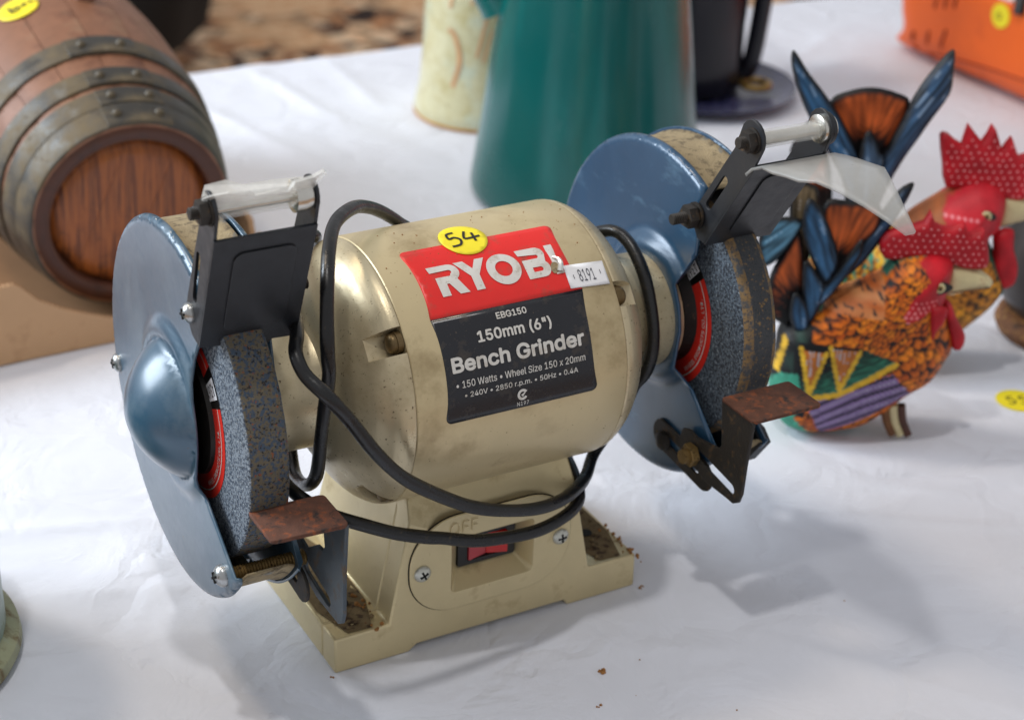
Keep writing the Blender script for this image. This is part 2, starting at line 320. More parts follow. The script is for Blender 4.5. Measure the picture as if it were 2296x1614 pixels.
# ================================================================== SETTING
def make_cloth():
    xs = np.arange(-420, 1160, 4.0); ys = np.arange(-320, 897, 4.0)
    X, Y = np.meshgrid(xs, ys); Z = np.zeros_like(X); rg = np.random.default_rng(3)
    def ridge(ax, ay, bx, by, a, wd):
        dx, dy = bx - ax, by - ay; L2 = dx * dx + dy * dy; t = np.clip(((X - ax) * dx + (Y - ay) * dy) / L2, 0, 1)
        d = np.hypot(X - ax - t * dx, Y - ay - t * dy); return a * np.exp(-np.abs(d / wd) ** 1.15) * np.sin(np.pi * np.clip(t, 0.02, 0.98)) ** 0.6
    # soft swell
    for k in range(46):
        cx, cy = rg.uniform(-420, 1300), rg.uniform(-320, 900); a = rg.uniform(0, 2 * np.pi); sx, sy = rg.uniform(25, 60), rg.uniform(70, 190)
        u = (X - cx) * np.cos(a) + (Y - cy) * np.sin(a); v = -(X - cx) * np.sin(a) + (Y - cy) * np.cos(a)
        Z += rg.uniform(-1.5, 2.2) * np.exp(-(u / sx) ** 2 - (v / sy) ** 2)
    for k in range(420):
        cx, cy = rg.uniform(-420, 1200), rg.uniform(-320, 900); a = rg.normal(0.9, .8); sx, sy = rg.uniform(7, 20), rg.uniform(30, 110)
        u = (X - cx) * np.cos(a) + (Y - cy) * np.sin(a); v = -(X - cx) * np.sin(a) + (Y - cy) * np.cos(a)
        Z += rg.uniform(-1.5, 1.5) * np.exp(-(u / sx) ** 2 - (v / sy) ** 2)
    # pressed creases and small puckers
    L = [(-300, 190, -60, 120, 2.6, 7), (-320, 130, -120, 62, 2.2, 6), (-290, 60, -110, 10, 1.8, 7), (-260, 230, -150, 160, 2.4, 9), (-240, 300, -60, 210, 2.8, 12),
         (60, 880, 130, 560, 4.0, 14), (120, 890, 190, 620, 3.4, 11), (230, 890, 250, 700, 3.0, 10), (310, 895, 300, 720, 2.6, 12), (90, 760, 330, 690, 2.2, 10), (60, 640, 260, 560, 2.4, 14),
         (180, 10, 420, -150, 1.6, 3.5), (230, 40, 340, -60, 1.5, 4), (130, -110, 260, -300, 1.4, 6), (20, -140, 190, -230, 1.3, 8), (250, -40, 520, -40, 2.0, 10), (300, -120, 520, -120, 1.8, 9), (420, 20, 640, -60, 2.4, 12),
         (640, 480, 900, 420, 3.2, 14), (700, 640, 980, 700, 3.6, 16), (760, 700, 1000, 820, 3.0, 13), (560, 330, 860, 280, 2.6, 12), (-120, -90, -20, -230, 1.4, 9), (-230, -10, -130, -120, 1.3, 8)]
    for l in L: Z += 2.1 * ridge(*l[:5], l[5] * .8)
    for k in range(150):
        cx, cy = rg.uniform(-380, 1300), rg.uniform(-300, 890); a = rg.uniform(0, np.pi); ln = rg.uniform(25, 90)
        Z += ridge(cx, cy, cx + np.cos(a) * ln, cy + np.sin(a) * ln, rg.uniform(0.4, 1.5), rg.uniform(3.5, 8))
    Z -= 1.8
    Z = np.where(Z > -0.25, -0.25 + (Z + 0.25) * 0.6, Z)       # bumps flattened a little
    # flat where things stand
    def flat(cx, cy, rx, ry, z=-0.15):
        nonlocal Z
        d = np.hypot((X - cx) / rx, (Y - cy) / ry); k = np.clip((1.35 - d) / 0.35, 0, 1); Z = Z * (1 - k) + z * k
    flat(0, 8, 120, 75); flat(-20, 500, 170, 180); flat(375, 455, 118, 118); flat(381, 682, 75, 75); flat(603, 640, 100, 100); flat(310, 60, 90, 60); flat(380, 130, 120, 60); flat(545, 90, 60, 60); flat(950, 600, 130, 170); flat(-300, 70, 90, 90); flat(445, 28, 30, 30)
    global cloth_z
    cloth_z = lambda x, y: float(Z[int(np.clip(round((y + 320) / 4), 0, Z.shape[0] - 1)), int(np.clip(round((x + 420) / 4), 0, Z.shape[1] - 1))])
    V = np.stack([X, Y, Z], -1); nr, nc = X.shape
    # overhang behind the table: a soft lip then a hanging fall
    back = []
    for k, (dy, dz) in enumerate([(3, -1.0), (6, -4), (8, -9), (9, -25), (9, -70), (8, -150), (8, -260)]):
        row = V[-1].copy(); row[:, 1] += dy + 4 * np.sin(row[:, 0] / 33.0) * min(1, k / 4); row[:, 2] = Z[-1] + dz; back.append(row)
    P = np.concatenate([V, np.stack(back)], 0); nr2 = P.shape[0]
    # back edge of the table runs slightly askew
    P[..., 1] -= (P[..., 0] - 167) * 0.035 * (np.clip((P[..., 1] - 780) / 115, 0, 1))
    F = [(i * nc + j, i * nc + j + 1, (i + 1) * nc + j + 1, (i + 1) * nc + j) for i in range(nr2 - 1) for j in range(nc - 1)]
    mb = MB(); mb.v = [tuple(p) for p in P.reshape(-1, 3)]; mb.f = F; mb.m = [0] * len(F)
    mt = M('white_cotton', (230, 233, 243), 0.85, 0, 0.025, 14, bump=(800, 0.10), spec=0.2)
    nt = mt.node_tree; N = nt.nodes; Lk = nt.links    # fine woven relief
    b = N['Principled BSDF']; b.inputs['Sheen Weight'].default_value = 0.15
    tc = N.new('ShaderNodeTexCoord'); wv = N.new('ShaderNodeTexWave'); wv.inputs['Scale'].default_value = 620; wv.inputs['Distortion'].default_value = 3; wv.bands_direction = 'X'; Lk.new(tc.outputs['Object'], wv.inputs[0])
    bp = N.new('ShaderNodeBump'); bp.inputs['Distance'].default_value = 0.00014; Lk.new(wv.outputs['Fac'], bp.inputs['Height'])
    old = b.inputs['Normal'].links[0].from_socket; Lk.new(old, bp.inputs['Normal']); prev = bp.outputs[0]
    n1 = N.new('ShaderNodeTexNoise'); n1.inputs['Scale'].default_value = 17; n1.inputs['Detail'].default_value = 3; n1.inputs['Distortion'].default_value = 1.2; Lk.new(tc.outputs['Object'], n1.inputs['Vector'])
    dis = N.new('ShaderNodeVectorMath'); dis.operation = 'MULTIPLY_ADD'; Lk.new(n1.outputs['Color'], dis.inputs[0]); dis.inputs[1].default_value = (.05, .05, 0); Lk.new(tc.outputs['Object'], dis.inputs[2])
    v1 = N.new('ShaderNodeTexVoronoi'); v1.feature = 'DISTANCE_TO_EDGE'; v1.inputs['Scale'].default_value = 8; Lk.new(dis.outputs[0], v1.inputs['Vector'])
    cl = N.new('ShaderNodeMapRange'); cl.inputs[1].default_value = 0; cl.inputs[2].default_value = .07; Lk.new(v1.outputs['Distance'], cl.inputs[0])
    for src, dist in ((n1.outputs['Fac'], .0032), (cl.outputs[0], .0009)):      # rumples and pressed crease lines
        q = N.new('ShaderNodeBump'); q.inputs['Distance'].default_value = dist; Lk.new(src, q.inputs['Height']); Lk.new(prev, q.inputs['Normal']); prev = q.outputs[0]
    Lk.new(prev, b.inputs['Normal'])
    o = mb.build('tablecloth', mt, smooth=180, weld=False, origin=(0, 0, 0)); o['kind'] = 'structure'
    return o
make_cloth()
def make_carpet():
    m = bpy.data.materials.new('patterned_carpet'); m.use_nodes = True; nt = m.node_tree; N = nt.nodes; L = nt.links; b = N['Principled BSDF']; b.inputs['Roughness'].default_value = 0.95
    tc = N.new('ShaderNodeTexCoord')
    vo = N.new('ShaderNodeTexVoronoi'); vo.inputs['Scale'].default_value = 22; L.new(tc.outputs['Object'], vo.inputs[0])
    ns = N.new('ShaderNodeTexNoise'); ns.inputs['Scale'].default_value = 2.2; ns.inputs['Detail'].default_value = 3; L.new(tc.outputs['Object'], ns.inputs[0])
    n2 = N.new('ShaderNodeTexNoise'); n2.inputs['Scale'].default_value = 40; n2.inputs['Detail'].default_value = 5; L.new(tc.outputs['Object'], n2.inputs[0])
    r1 = N.new('ShaderNodeValToRGB'); e = r1.color_ramp.elements; e[0].position = 0.0; e[0].color = lin((26, 18, 16)); e[1].position = 1.0; e[1].color = lin((252, 222, 186))
    for p, c in ((0.25, (70, 44, 32)), (0.40, (226, 160, 106)), (0.62, (52, 48, 54)), (0.75, (236, 190, 146))): q = e.new(p); q.color = lin(c)
    sep = N.new('ShaderNodeSeparateColor'); L.new(vo.outputs['Color'], sep.inputs[0]); L.new(sep.outputs[0], r1.inputs[0])
    r2 = N.new('ShaderNodeValToRGB'); e = r2.color_ramp.elements; e[0].position = 0.3; e[0].color = lin((214, 150, 98)); e[1].position = 0.7; e[1].color = lin((252, 218, 174)); L.new(n2.outputs[0], r2.inputs[0])
    mr = N.new('ShaderNodeMapRange'); mr.inputs[1].default_value = 0.40; mr.inputs[2].default_value = 0.47; L.new(ns.outputs[0], mr.inputs[0])
    mx = N.new('ShaderNodeMix'); mx.data_type = 'RGBA'; L.new(mr.outputs[0], mx.inputs[0]); L.new(r2.outputs[0], mx.inputs[6]); L.new(r1.outputs[0], mx.inputs[7]); L.new(mx.outputs[2], b.inputs['Base Color'])
    mb = MB(); mb.add([(-6000, -3000, -740), (9000, -3000, -740), (9000, 12000, -740), (-6000, 12000, -740)], [(0, 1, 2, 3)])
    o = mb.build('carpet', m, smooth=0); o['kind'] = 'structure'
make_carpet()

# ================================================================== BENCH GRINDER
H = 150.3; RM = 68.8
G = thing('bench_grinder', 'champagne and blue bench grinder with black cord wrapped round its motor', 'bench grinder', (0, 8, 0))
X_ = (1, 0, 0)
# ---- pedestal -----------------------------------------------------
fr = [(-91.5, 0), (-49, 0), (-44, 3.6), (46, 3.6), (48.2, 0), (92, 0), (91.5, 21), (61, 21), (49, 80), (46, 104), (-46, 104), (-49.5, 80), (-60.5, 21), (-91.5, 21)]
hole = rrect(-25, 24, 31, 64, 3)
def ped(lean):
    def f(u, v, w_): return (u * (1 - max(0, w_ + 42) * (0.0006 if v > 22 else 0)), w_ + (max(0, v - 80) * 0.55 if lean else 0) + (2.0 if False else 0), v)
    return f
mb = MB(); mb.plate(fr, [hole], ped(True), -42, -26); mb.plate([(a, b) for a, b in fr], [], ped(False), -25.9, 60)
ob = mb.build('pedestal', 'goldcast', G, smooth=25, bevel=1.1)
# dusty skin lying on the two feet
def dust_patch(x0, x1, xs):
    P = chaikin([(x0, -39), (x1, -40), (x1 + xs, 56), (x0, 57)], 1)
    mb = MB(); mb.sheet(tri2d(P, [], 4), lambda u, v: (u, v, 21.25 + 0.5 * noise.noise(Vector((u * .2, v * .2, 0)))))
    for k in range(26):
        u, v = random.uniform(min(x0, x1) + 3, max(x0, x1) - 3), random.uniform(-36, 50); r = random.uniform(.6, 1.7)
        mb.revolve([(-r * .7, .02), (0, r), (r * .6, r * .7), (r, .02)], (u, v, 21.6 + r * .3), (random.uniform(-.5, .5), random.uniform(-.5, .5), 1), 6)
    for k in range(7):      # bolt holes and burrs
        pass
    return mb
dust_patch(-89.5, -62.5, 2).build('foot_dust', 'dirtyfoot', G, smooth=40)
dust_patch(63, 89.5, 0).build('foot_dust', 'dirtyfoot', G, smooth=40)
for (hx, hy) in ((-75, -14), (-72, 32), (77, -12), (78, 34)):
    MB().revolve([(0, 3.6), (.4, 3.6), (.41, .02)], (hx, hy, 21.6), (0, 0, 1), 18).build('bolt_hole', 'dark', G)
# ---- switch panel --------------------------------------------------
mb = MB(); mb.plate(rrect(-49.5, 47, 20.5, 78.5, 27, 10), [rrect(-25, 24, 31, 64, 3)], lambda u, v, w_: (u, w_, v), -43.3, -42.05)
SP = mb.build('switch_panel', 'goldcast', G, smooth=30, bevel=0.5)
mb = MB(); mb.plate(rrect(-50.0, 47.5, 20.0, 79.0, 27.5, 10), [rrect(-48, 45.5, 22, 77, 26, 10)], lambda u, v, w_: (u, w_, v), -42.22, -42.03); mb.build('panel_gap', 'dark', SP, smooth=0)
a = rrect(-25, 24, 31, 64, 3, 4); b = rrect(-16.5, 18.5, 38, 58, 1.5, 4); n = len(a)
mb = MB(); mb.add([(p[0], -43.0, p[1]) for p in a] + [(p[0], -31.5, p[1]) for p in b] + [(p[0], -27.5, p[1]) for p in b], [(i, (i + 1) % n, (i + 1) % n + n, i + n) for i in range(n)] + [(i + n, (i + 1) % n + n, (i + 1) % n + 2 * n, i + 2 * n) for i in range(n)])
mb.build('switch_recess', 'goldcast', SP, smooth=30)
mb = MB(); mb.plate(rrect(-16.2, 18.2, 38.3, 57.7, 1.2, 3), [rrect(-10.5, 13.2, 41, 55, .8, 3)], lambda u, v, w_: (u, w_, v), -33, -28); mb.build('switch_frame', 'swblack', SP, bevel=0.3)
mb = MB(); mb.add([(-10, -34.0, 41.4), (1.5, -31.5, 41.4), (1.5, -31.5, 54.6), (-10, -34.0, 54.6), (-10, -28, 41.4), (1.5, -28, 41.4), (1.5, -28, 54.6), (-10, -28, 54.6)], [(0, 1, 2, 3), (4, 7, 6, 5), (0, 4, 5, 1), (2, 6, 7, 3), (0, 3, 7, 4), (1, 5, 6, 2)]); mb.build('rocker', 'swred2', SP, bevel=0.3)
mb = MB(); mb.add([(1.6, -31.5, 41.4), (12.8, -35.2, 41.4), (12.8, -35.2, 54.6), (1.6, -31.5, 54.6), (1.6, -28, 41.4), (12.8, -28, 41.4), (12.8, -28, 54.6), (1.6, -28, 54.6)], [(0, 1, 2, 3), (4, 7, 6, 5), (0, 4, 5, 1), (2, 6, 7, 3), (0, 3, 7, 4), (1, 5, 6, 2)]); mb.build('rocker', 'swred', SP, bevel=0.3)
mb = MB()
for wv_ in (-43.75,): mb.sheet(text_tris('OFF', (-26.5, -10.5, 67.3, 74.3), -0.02, 0), lambda u, v: (u, wv_, v))
mb.build('off_lettering', 'goldcast', SP, smooth=0, solid=0.45, soff=1)
def screw(parent, c, axis, r=4.6, mat='zinc', h=None, name='screw', slot=True, spin=20):
    h = h or r * 0.55; ax = Vector(axis).normalized(); mb = MB()
    mb.revolve([(-h, r * .92), (0, r), (h * .35, r * .93), (h * .75, r * .62), (h, r * .22), (h * 1.02, 0.02)], c, axis, 28, 0)
    if slot:
        q = ax.to_track_quat('Z', 'Y').to_matrix().to_4x4(); T = Matrix.Translation(Vector(c)) @ q @ Matrix.Rotation(R_(spin), 4, 'Z')
        for rot in (0, 90):
            RM_ = T @ Matrix.Rotation(R_(rot), 4, 'Z'); mb.box((-r * .5, -r * .11, h * .5), (r * .5, r * .11, h * 1.06), 1, RM_)
    return mb.build(name, [mat, 'dark'], parent, smooth=40)
screw(SP, (-42.3, -43.4, 48.5), (0, -1, 0), 4.9, spin=25); screw(SP, (40.6, -43.4, 48), (0, -1, 0), 4.9, spin=5)
# ---- motor housing --------------------------------------------------
mb = MB(); mb.revolve([(-59.0, RM - 2.5), (-59.0, RM - .5), (-58.5, RM), (-30, RM), (0, RM), (30, RM), (58.3, RM), (59.2, RM - .5), (59.4, RM - 2.5)], (0, 0, H), X_, 160)
MH = mb.build('motor_housing', 'gold', G, smooth=40)
BELL = [(59.3, 68.4), (60.2, 68.6), (63, 67.9), (66, 66.2), (69, 64), (72, 61), (75, 57.4), (78, 53), (80.5, 49), (83, 45), (85, 41.6), (87, 37.6), (88.3, 34.5), (89.8, 32.8), (92, 32.2), (100, 32), (118.6, 31.6)]
def bell(sx):
    fine = []
    for (p, q) in zip(BELL[:-1], BELL[1:]):
        k = 3 if p[0] < 88 else 1
        for i in range(k): fine.append((p[0] + (q[0] - p[0]) * i / k, p[1] + (q[1] - p[1]) * i / k))
    fine.append(BELL[-1]); fine = [(59.3, 57)] + [(59.31, 57.01)] + fine
    mb = MB()
    # angles measured so that slot edges fall exactly on grid lines
    slots = [38.5, 128.5, 218.5, 308.5]; A = sorted(set([round(k * 2.0, 3) for k in range(180)] + [round((s + d) % 360, 3) for s in slots for d in (-5.6, -5.4, 5.4, 5.6)])); na = len(A); V = []; F = []
    def ins(a): return any(abs((a - s + 180) % 360 - 180) < 5.5 for s in slots)
    for (t, r) in fine:
        for a in A:
            rr = min(r, 57.2) if ins(a) else r
            V.append((sx * t, -rr * math.cos(R_(a)), H + rr * math.sin(R_(a))))
    for i in range(len(fine) - 1):
        for k in range(na): F.append((i * na + k, i * na + (k + 1) % na, (i + 1) * na + (k + 1) % na, (i + 1) * na + k))
    F.append(tuple((len(fine) - 1) * na + k for k in range(na))); mb.add(V, F)
    B = mb.build('end_bell', 'bell', G, smooth=30)
    for s in slots[:1] + slots[3:]:
        c = (sx * 63.5, -62.6 * math.cos(R_(s)), H + 62.6 * math.sin(R_(s)))
        m2 = MB(); m2.revolve([(-4, 4.6), (0, 5.1), (1.4, 4.6), (2.4, 3.2), (3, .02)], c, (sx, 0, 0), 24); m2.revolve([(-4, 5.6), (-1.2, 5.6), (-1.0, 5.0)], c, (sx, 0, 0), 24)
        m2.build('screw', 'bronze', B, smooth=40)
bell(-1); bell(1)
def cyl(x, s, r=RM): a = s / RM; return (x, -r * math.cos(a), H + r * math.sin(a))   # s: arc length up from the front
D2S = RM * math.pi / 180
# ---- name label -----------------------------------------------------
s0, s1, sm = 0, 78.4 * D2S, 43.6 * D2S
red = [p for p in rrect(-43.5, 41, sm - 10, s1, 3) if p[1] >= sm] ; red = [(41, sm)] + red + [(-43.5, sm)]
blk = [p for p in rrect(-43.5, 41, s0, sm + 10, 3) if p[1] <= sm]; blk = [(-43.5, sm - .02)] + [p for p in blk] + [(41, sm - .02)]
mb = MB(); mb.sheet(tri2d(red, [], 3), lambda u, v: cyl(u, v, RM + .30)); LB = mb.build('name_label', 'red', G, smooth=60, solid=.25)
mb = MB(); mb.sheet(tri2d(blk, [], 3), lambda u, v: cyl(u, v, RM + .30)); mb.build('black_panel', 'blk', LB, smooth=60, solid=.25)
# the five big letters, drawn as outlines
ya, yb = 51.9 * D2S, 66.6 * D2S; hh = yb - ya; t = 4.3
def arc(cx, cy, rx, ry, a0, a1, n=10): return [(cx + rx * math.cos(R_(a0 + (a1 - a0) * k / n)), cy + ry * math.sin(R_(a0 + (a1 - a0) * k / n))) for k in range(n + 1)]
ym = ya + hh * 0.46
def letter_R(x):
    o = [(x, yb), (x + 11, yb)] + arc(x + 11, yb - 4.9, 5.0, 4.9, 90, -60, 10) + [(x + 17.2, ya), (x + 11.9, ya), (x + 8.4, ym - 1.6), (x + 7, ym - 1.6), (x + 7, ya), (x + 2.4, ya), (x + 2.4, ym + 2.6), (x + 10.6, ym + 2.6)] + arc(x + 10.8, yb - 4.9 + .3, 1.2, 1.2, -80, 90, 5) + [(x + .6, yb - 3.6)]
    return o
def letter_B(x):
    o = [(x, yb), (x + 11, yb)] + arc(x + 10.6, yb - 4.3, 4.3, 4.3, 85, -25, 8) + arc(x + 10.4, ya + 4.9, 4.6, 4.9, 45, -90, 8) + [(x + 1.4, ya), (x + 1.4, ym + 2.8), (x + 10, ym + 2.8)] + arc(x + 10, ym + 4.0, 1.0, 1.0, -60, 90, 5) + [(x + .5, yb - 3.6)]
    hole = [(x + 5.4, ya + 3.4), (x + 9.6, ya + 3.4)] + arc(x + 9.6, ya + 4.7, 1.3, 1.3, -90, 90, 6) + [(x + 5.4, ya + 6.0)]
    return o, [hole]
Y = [(-20.6, yb), (-15.3, yb), (-11.9, ym + 4.2), (-8.7, yb), (-3.6, yb), (-9.8, ym + .2), (-9.8, ya), (-14.4, ya), (-14.4, ym + .2)]
mb = MB()
for o, h in ((letter_R(-35.4), []), (Y, []), (circle(4.0, (ya + yb) / 2, hh / 2 + .25, 40), [circle(4.0, (ya + yb) / 2, hh / 2 - t, 32)]), letter_B(13.6), ([(30.4, ya), (34.8, ya), (34.8, yb), (30.4, yb)], [])):
    mb.sheet(tri2d(o, h, 2), lambda u, v: cyl(u, v, RM + .64))
mb.build('brand_lettering', 'white', LB, smooth=60)
mb = MB(); ctr = -1.3
def put(txt, x0, x1, a0, a1, bold):      # bold: stroke gain in mm, printed as overlapping passes
    T = text_tris(txt, (x0 + bold, x1 - bold, a0 * D2S + bold, a1 * D2S - bold), 0.0, 0)
    for k, (du, dv) in enumerate(((0, 0), (1, 0), (-1, 0), (0, 1), (0, -1), (.7, .7), (-.7, .7), (.7, -.7), (-.7, -.7)) if bold else ((0, 0),)):
        mb.sheet(T, lambda u, v: cyl(u + du * bold, v + dv * bold, RM + .64 + .012 * k))
put('EBG150', -9.6, 7.2, 38.4, 41.2, 0.14)
put('150mm (6")', -22.2, 18.8, 30.0, 35.6, 0.26)
put('Bench Grinder', -38.6, 35.2, 20.6, 27.2, 0.42)
put('\u2022 150 Watts \u2022 Wheel Size 150 x 20mm', -37.6, 34.4, 14.3, 17.3, 0.05)
put('\u2022 240V \u2022 2850 r.p.m. \u2022 50Hz \u2022 0.4A', -33.5, 29.8, 9.5, 12.3, 0.05)
put('N197', -5.0, 1.6, 1.1, 2.9, 0.0)
mb.build('lettering', 'white', LB, smooth=60)
# tick mark in a broken ring
mb = MB(); c = (-1.9, 5.9 * D2S)
ring_o = circle(c[0], c[1], 2.9, 26, 30, 330); ring_i = circle(c[0], c[1], 1.55, 26, 30, 330)[::-1]
mb.sheet(tri2d(ring_o + ring_i, [], None), lambda u, v: cyl(u, v, RM + .64)); mb.sheet(tri2d([(c[0] - .9, c[1] + .1), (c[0] + .1, c[1] - 1.3), (c[0] + 2.6, c[1] + 2.3), (c[0] + .2, c[1] + .5)], [], None), lambda u, v: cyl(u, v, RM + .66))
mb.build('tick_mark', 'white', LB, smooth=60)
# torn spot with foil flake
mb = MB(); mb.sheet(tri2d(chaikin([(28.6, 52 * D2S), (32.6, 53 * D2S), (33.4, 57 * D2S), (30.4, 58 * D2S), (28.2, 55.5 * D2S)], 2), [], 2), lambda u, v: cyl(u, v, RM + .72)); mb.build('torn_patch', 'dust', LB, smooth=60)
mb = MB(); mb.tube([cyl(32.6, 53 * D2S, RM + 1), cyl(33.6, 55.5 * D2S, RM + 2.4), cyl(33.9, 58.4 * D2S, RM + 1.6), cyl(31.8, 60 * D2S, RM + .8)], lambda t: 1.7 - 1.1 * t, 7); mb.build('foil_flake', 'foil', LB, smooth=30)
# ---- stickers -------------------------------------------------------
sc = 79.6 * D2S
mb = MB(); mb.sheet(tri2d(circle(-7.0, sc, 12.4, 48), [], 2.5), lambda u, v: cyl(u, v, RM + .80)); LS = mb.build('lot_sticker', 'yellow', G, smooth=60, solid=.2)
five = [(-9.6, sc + 6.2), (-13.6, sc + 5.4), (-14.2, sc + 1.2), (-11.2, sc + 1.8), (-8.8, sc - .6), (-10.4, sc - 4.4), (-15.2, sc - 5.0)]
four = [[(-3.8, sc + 5.6), (-6.2, sc + .8), (-5.4, sc - .8), (2.2, sc - .2)], [(-.8, sc + 3.4), (-1.6, sc - 3.8)]]
mb = MB(); mb.sheet(strokes([five] + four, 1.35), lambda u, v: cyl(u, v, RM + 1.1)); mb.build('handwriting', 'ink', LS, smooth=60)
mb = MB(); mb.sheet(tri2d([(34.6, 44.5 * D2S), (56.8, 43.2 * D2S), (57.3, 53.8 * D2S), (35.2, 55.0 * D2S)], [], 2.5), lambda u, v: cyl(u, v, RM + .84)); NS = mb.build('number_sticker', 'paper', G, smooth=60, solid=.2)
mb = MB(); mb.sheet(text_tris('8191', (41.2, 50.2, 46.3 * D2S, 51.7 * D2S), 0.0, 0), lambda u, v: cyl(u, v + (46 - u) * .055, RM + 1.14))
for x in (38.2, 53.4): mb.sheet(([(x, 48.2 * D2S), (x + .35, 48.2 * D2S), (x + .35, 50 * D2S), (x, 50 * D2S)], [(0, 1, 2, 3)]), lambda u, v: cyl(u, v, RM + 1.14))
mb.build('number_lettering', 'inkgrey', NS, smooth=60)
# ---- wheel guards ----------------------------------------------------
GY, GZ, GR = 5.8, 148.3, 94.6
def guard_outline(hub):
    def on(a): return (GY + GR * math.cos(R_(a)), GZ + GR * math.sin(R_(a)))
    P = [on(116.5 - (116.5 + 143.5) * k / 110) for k in range(111)]
    return P + hub
HUB_L = [(-72.5, 95.5), (-69.5, 95.0), (-36, 118.5), (-29.5, 122.5), (-30, 128), (-31, 134), (-32.5, 144), (-33, 152), (-32.5, 161), (-30.5, 171), (-28, 179), (-26.5, 185), (-28, 191), (-36, 203)]
HUB_R = [(-73.5, 92.5), (-70, 92), (-43.4, 118.9), (-31.5, 128), (-34.3, 139), (-36, 152), (-33, 166), (-27, 176), (-36, 196)]
def guard_disc(parent, x0, sx, hub, mat, name, dome=0, boss=0, rim=3.2):
    """sx: side the outer skin faces"""
    P = guard_outline(hub); ex = [(GY + (GR - o_) * math.cos(R_(a)), GZ + (GR - o_) * math.sin(R_(a))) for o_ in (.35, .9, 1.7, 2.6, 3.6) for a in np.arange(-143.5, 116.6, 260 / 110)]
    V, F = tri2d(P, [], 2.6, ex); A = np.array(V)
    rc = np.hypot(A[:, 0] - GY, A[:, 1] - GZ); e = np.clip(GR - rc, 0, rim); drop = rim - np.sqrt(np.maximum(0, rim ** 2 - (rim - e) ** 2)) if rim else 0 * e
    r = np.hypot(A[:, 0] - 0, A[:, 1] - H); h = -drop
    if dome:
        r = np.hypot(A[:, 0] - 3, A[:, 1] - H); q = np.clip(r / 34.0, 0, 1); hd = dome * np.maximum(0, 1 - q ** 1.9) ** 0.85
        sk = np.clip((47 - r) / 8, 0, 1); h = h + hd + 3.2 * sk * sk * (3 - 2 * sk) - 0.9 * np.exp(-((r - 34.5) / 1.8) ** 2)
    if boss:
        sk = np.clip((45 - r) / 9, 0, 1); h = h + boss * sk * sk * (3 - 2 * sk)
    mb = MB(); mb.add([(x0 + sx * hh_, p[0], p[1]) for p, hh_ in zip(V, h)], F)
    return mb.build(name, mat, parent, smooth=80, solid=1.3, soff=0)
def guard(sx):
    """sx -1 left, +1 right; outer disc faces away from motor"""
    xo, xi = sx * 153.6, sx * 119.4
    g = guard_disc(G, xo, sx, HUB_L, 'blue', 'wheel_guard', dome=21) if sx < 0 else guard_disc(G, xi, -sx, HUB_R, 'blueR', 'wheel_guard', boss=6)
    if sx < 0: guard_disc(g, xi, -sx, HUB_R, 'blue', 'inner_plate', boss=5)
    else: guard_disc(g, 151.3, sx, HUB_L, 'blueR', 'outer_plate', dome=18, rim=0)
    x0, x1 = min(xo, xi) + 4, max(xo, xi) - 4
    if sx > 0: x1 = 151
    mb = MB()
    A = np.linspace(116.0, -143.0, 121); V = []; F = []
    for a in A:
        for x in (x0, x0 + 3, (x0 + x1) / 2, x1 - 3, x1):
            rr = GR - 2.0 if x in (x0, x1) else GR - 3.4
            V.append((x, GY + rr * math.cos(R_(a)), GZ + rr * math.sin(R_(a))))
    F = [(i * 5 + k, i * 5 + k + 1, i * 5 + k + 6, i * 5 + k + 5) for i in range(120) for k in range(4)]
    mb.add(V, F); mb.build('rim_band', 'dust', g, smooth=60, solid=1.2, soff=0)
    return g
GL = guard(-1); GRt = guard(1)
screw(GL, (-155, 97.0 - 4, 132), (-1, 0, 0), 5.0, 'steel', spin=10)
screw(GL, (-155.2, -55.4, 88.5), (-1, 0, 0), 5.6, 'steel', 4.2, spin=35)
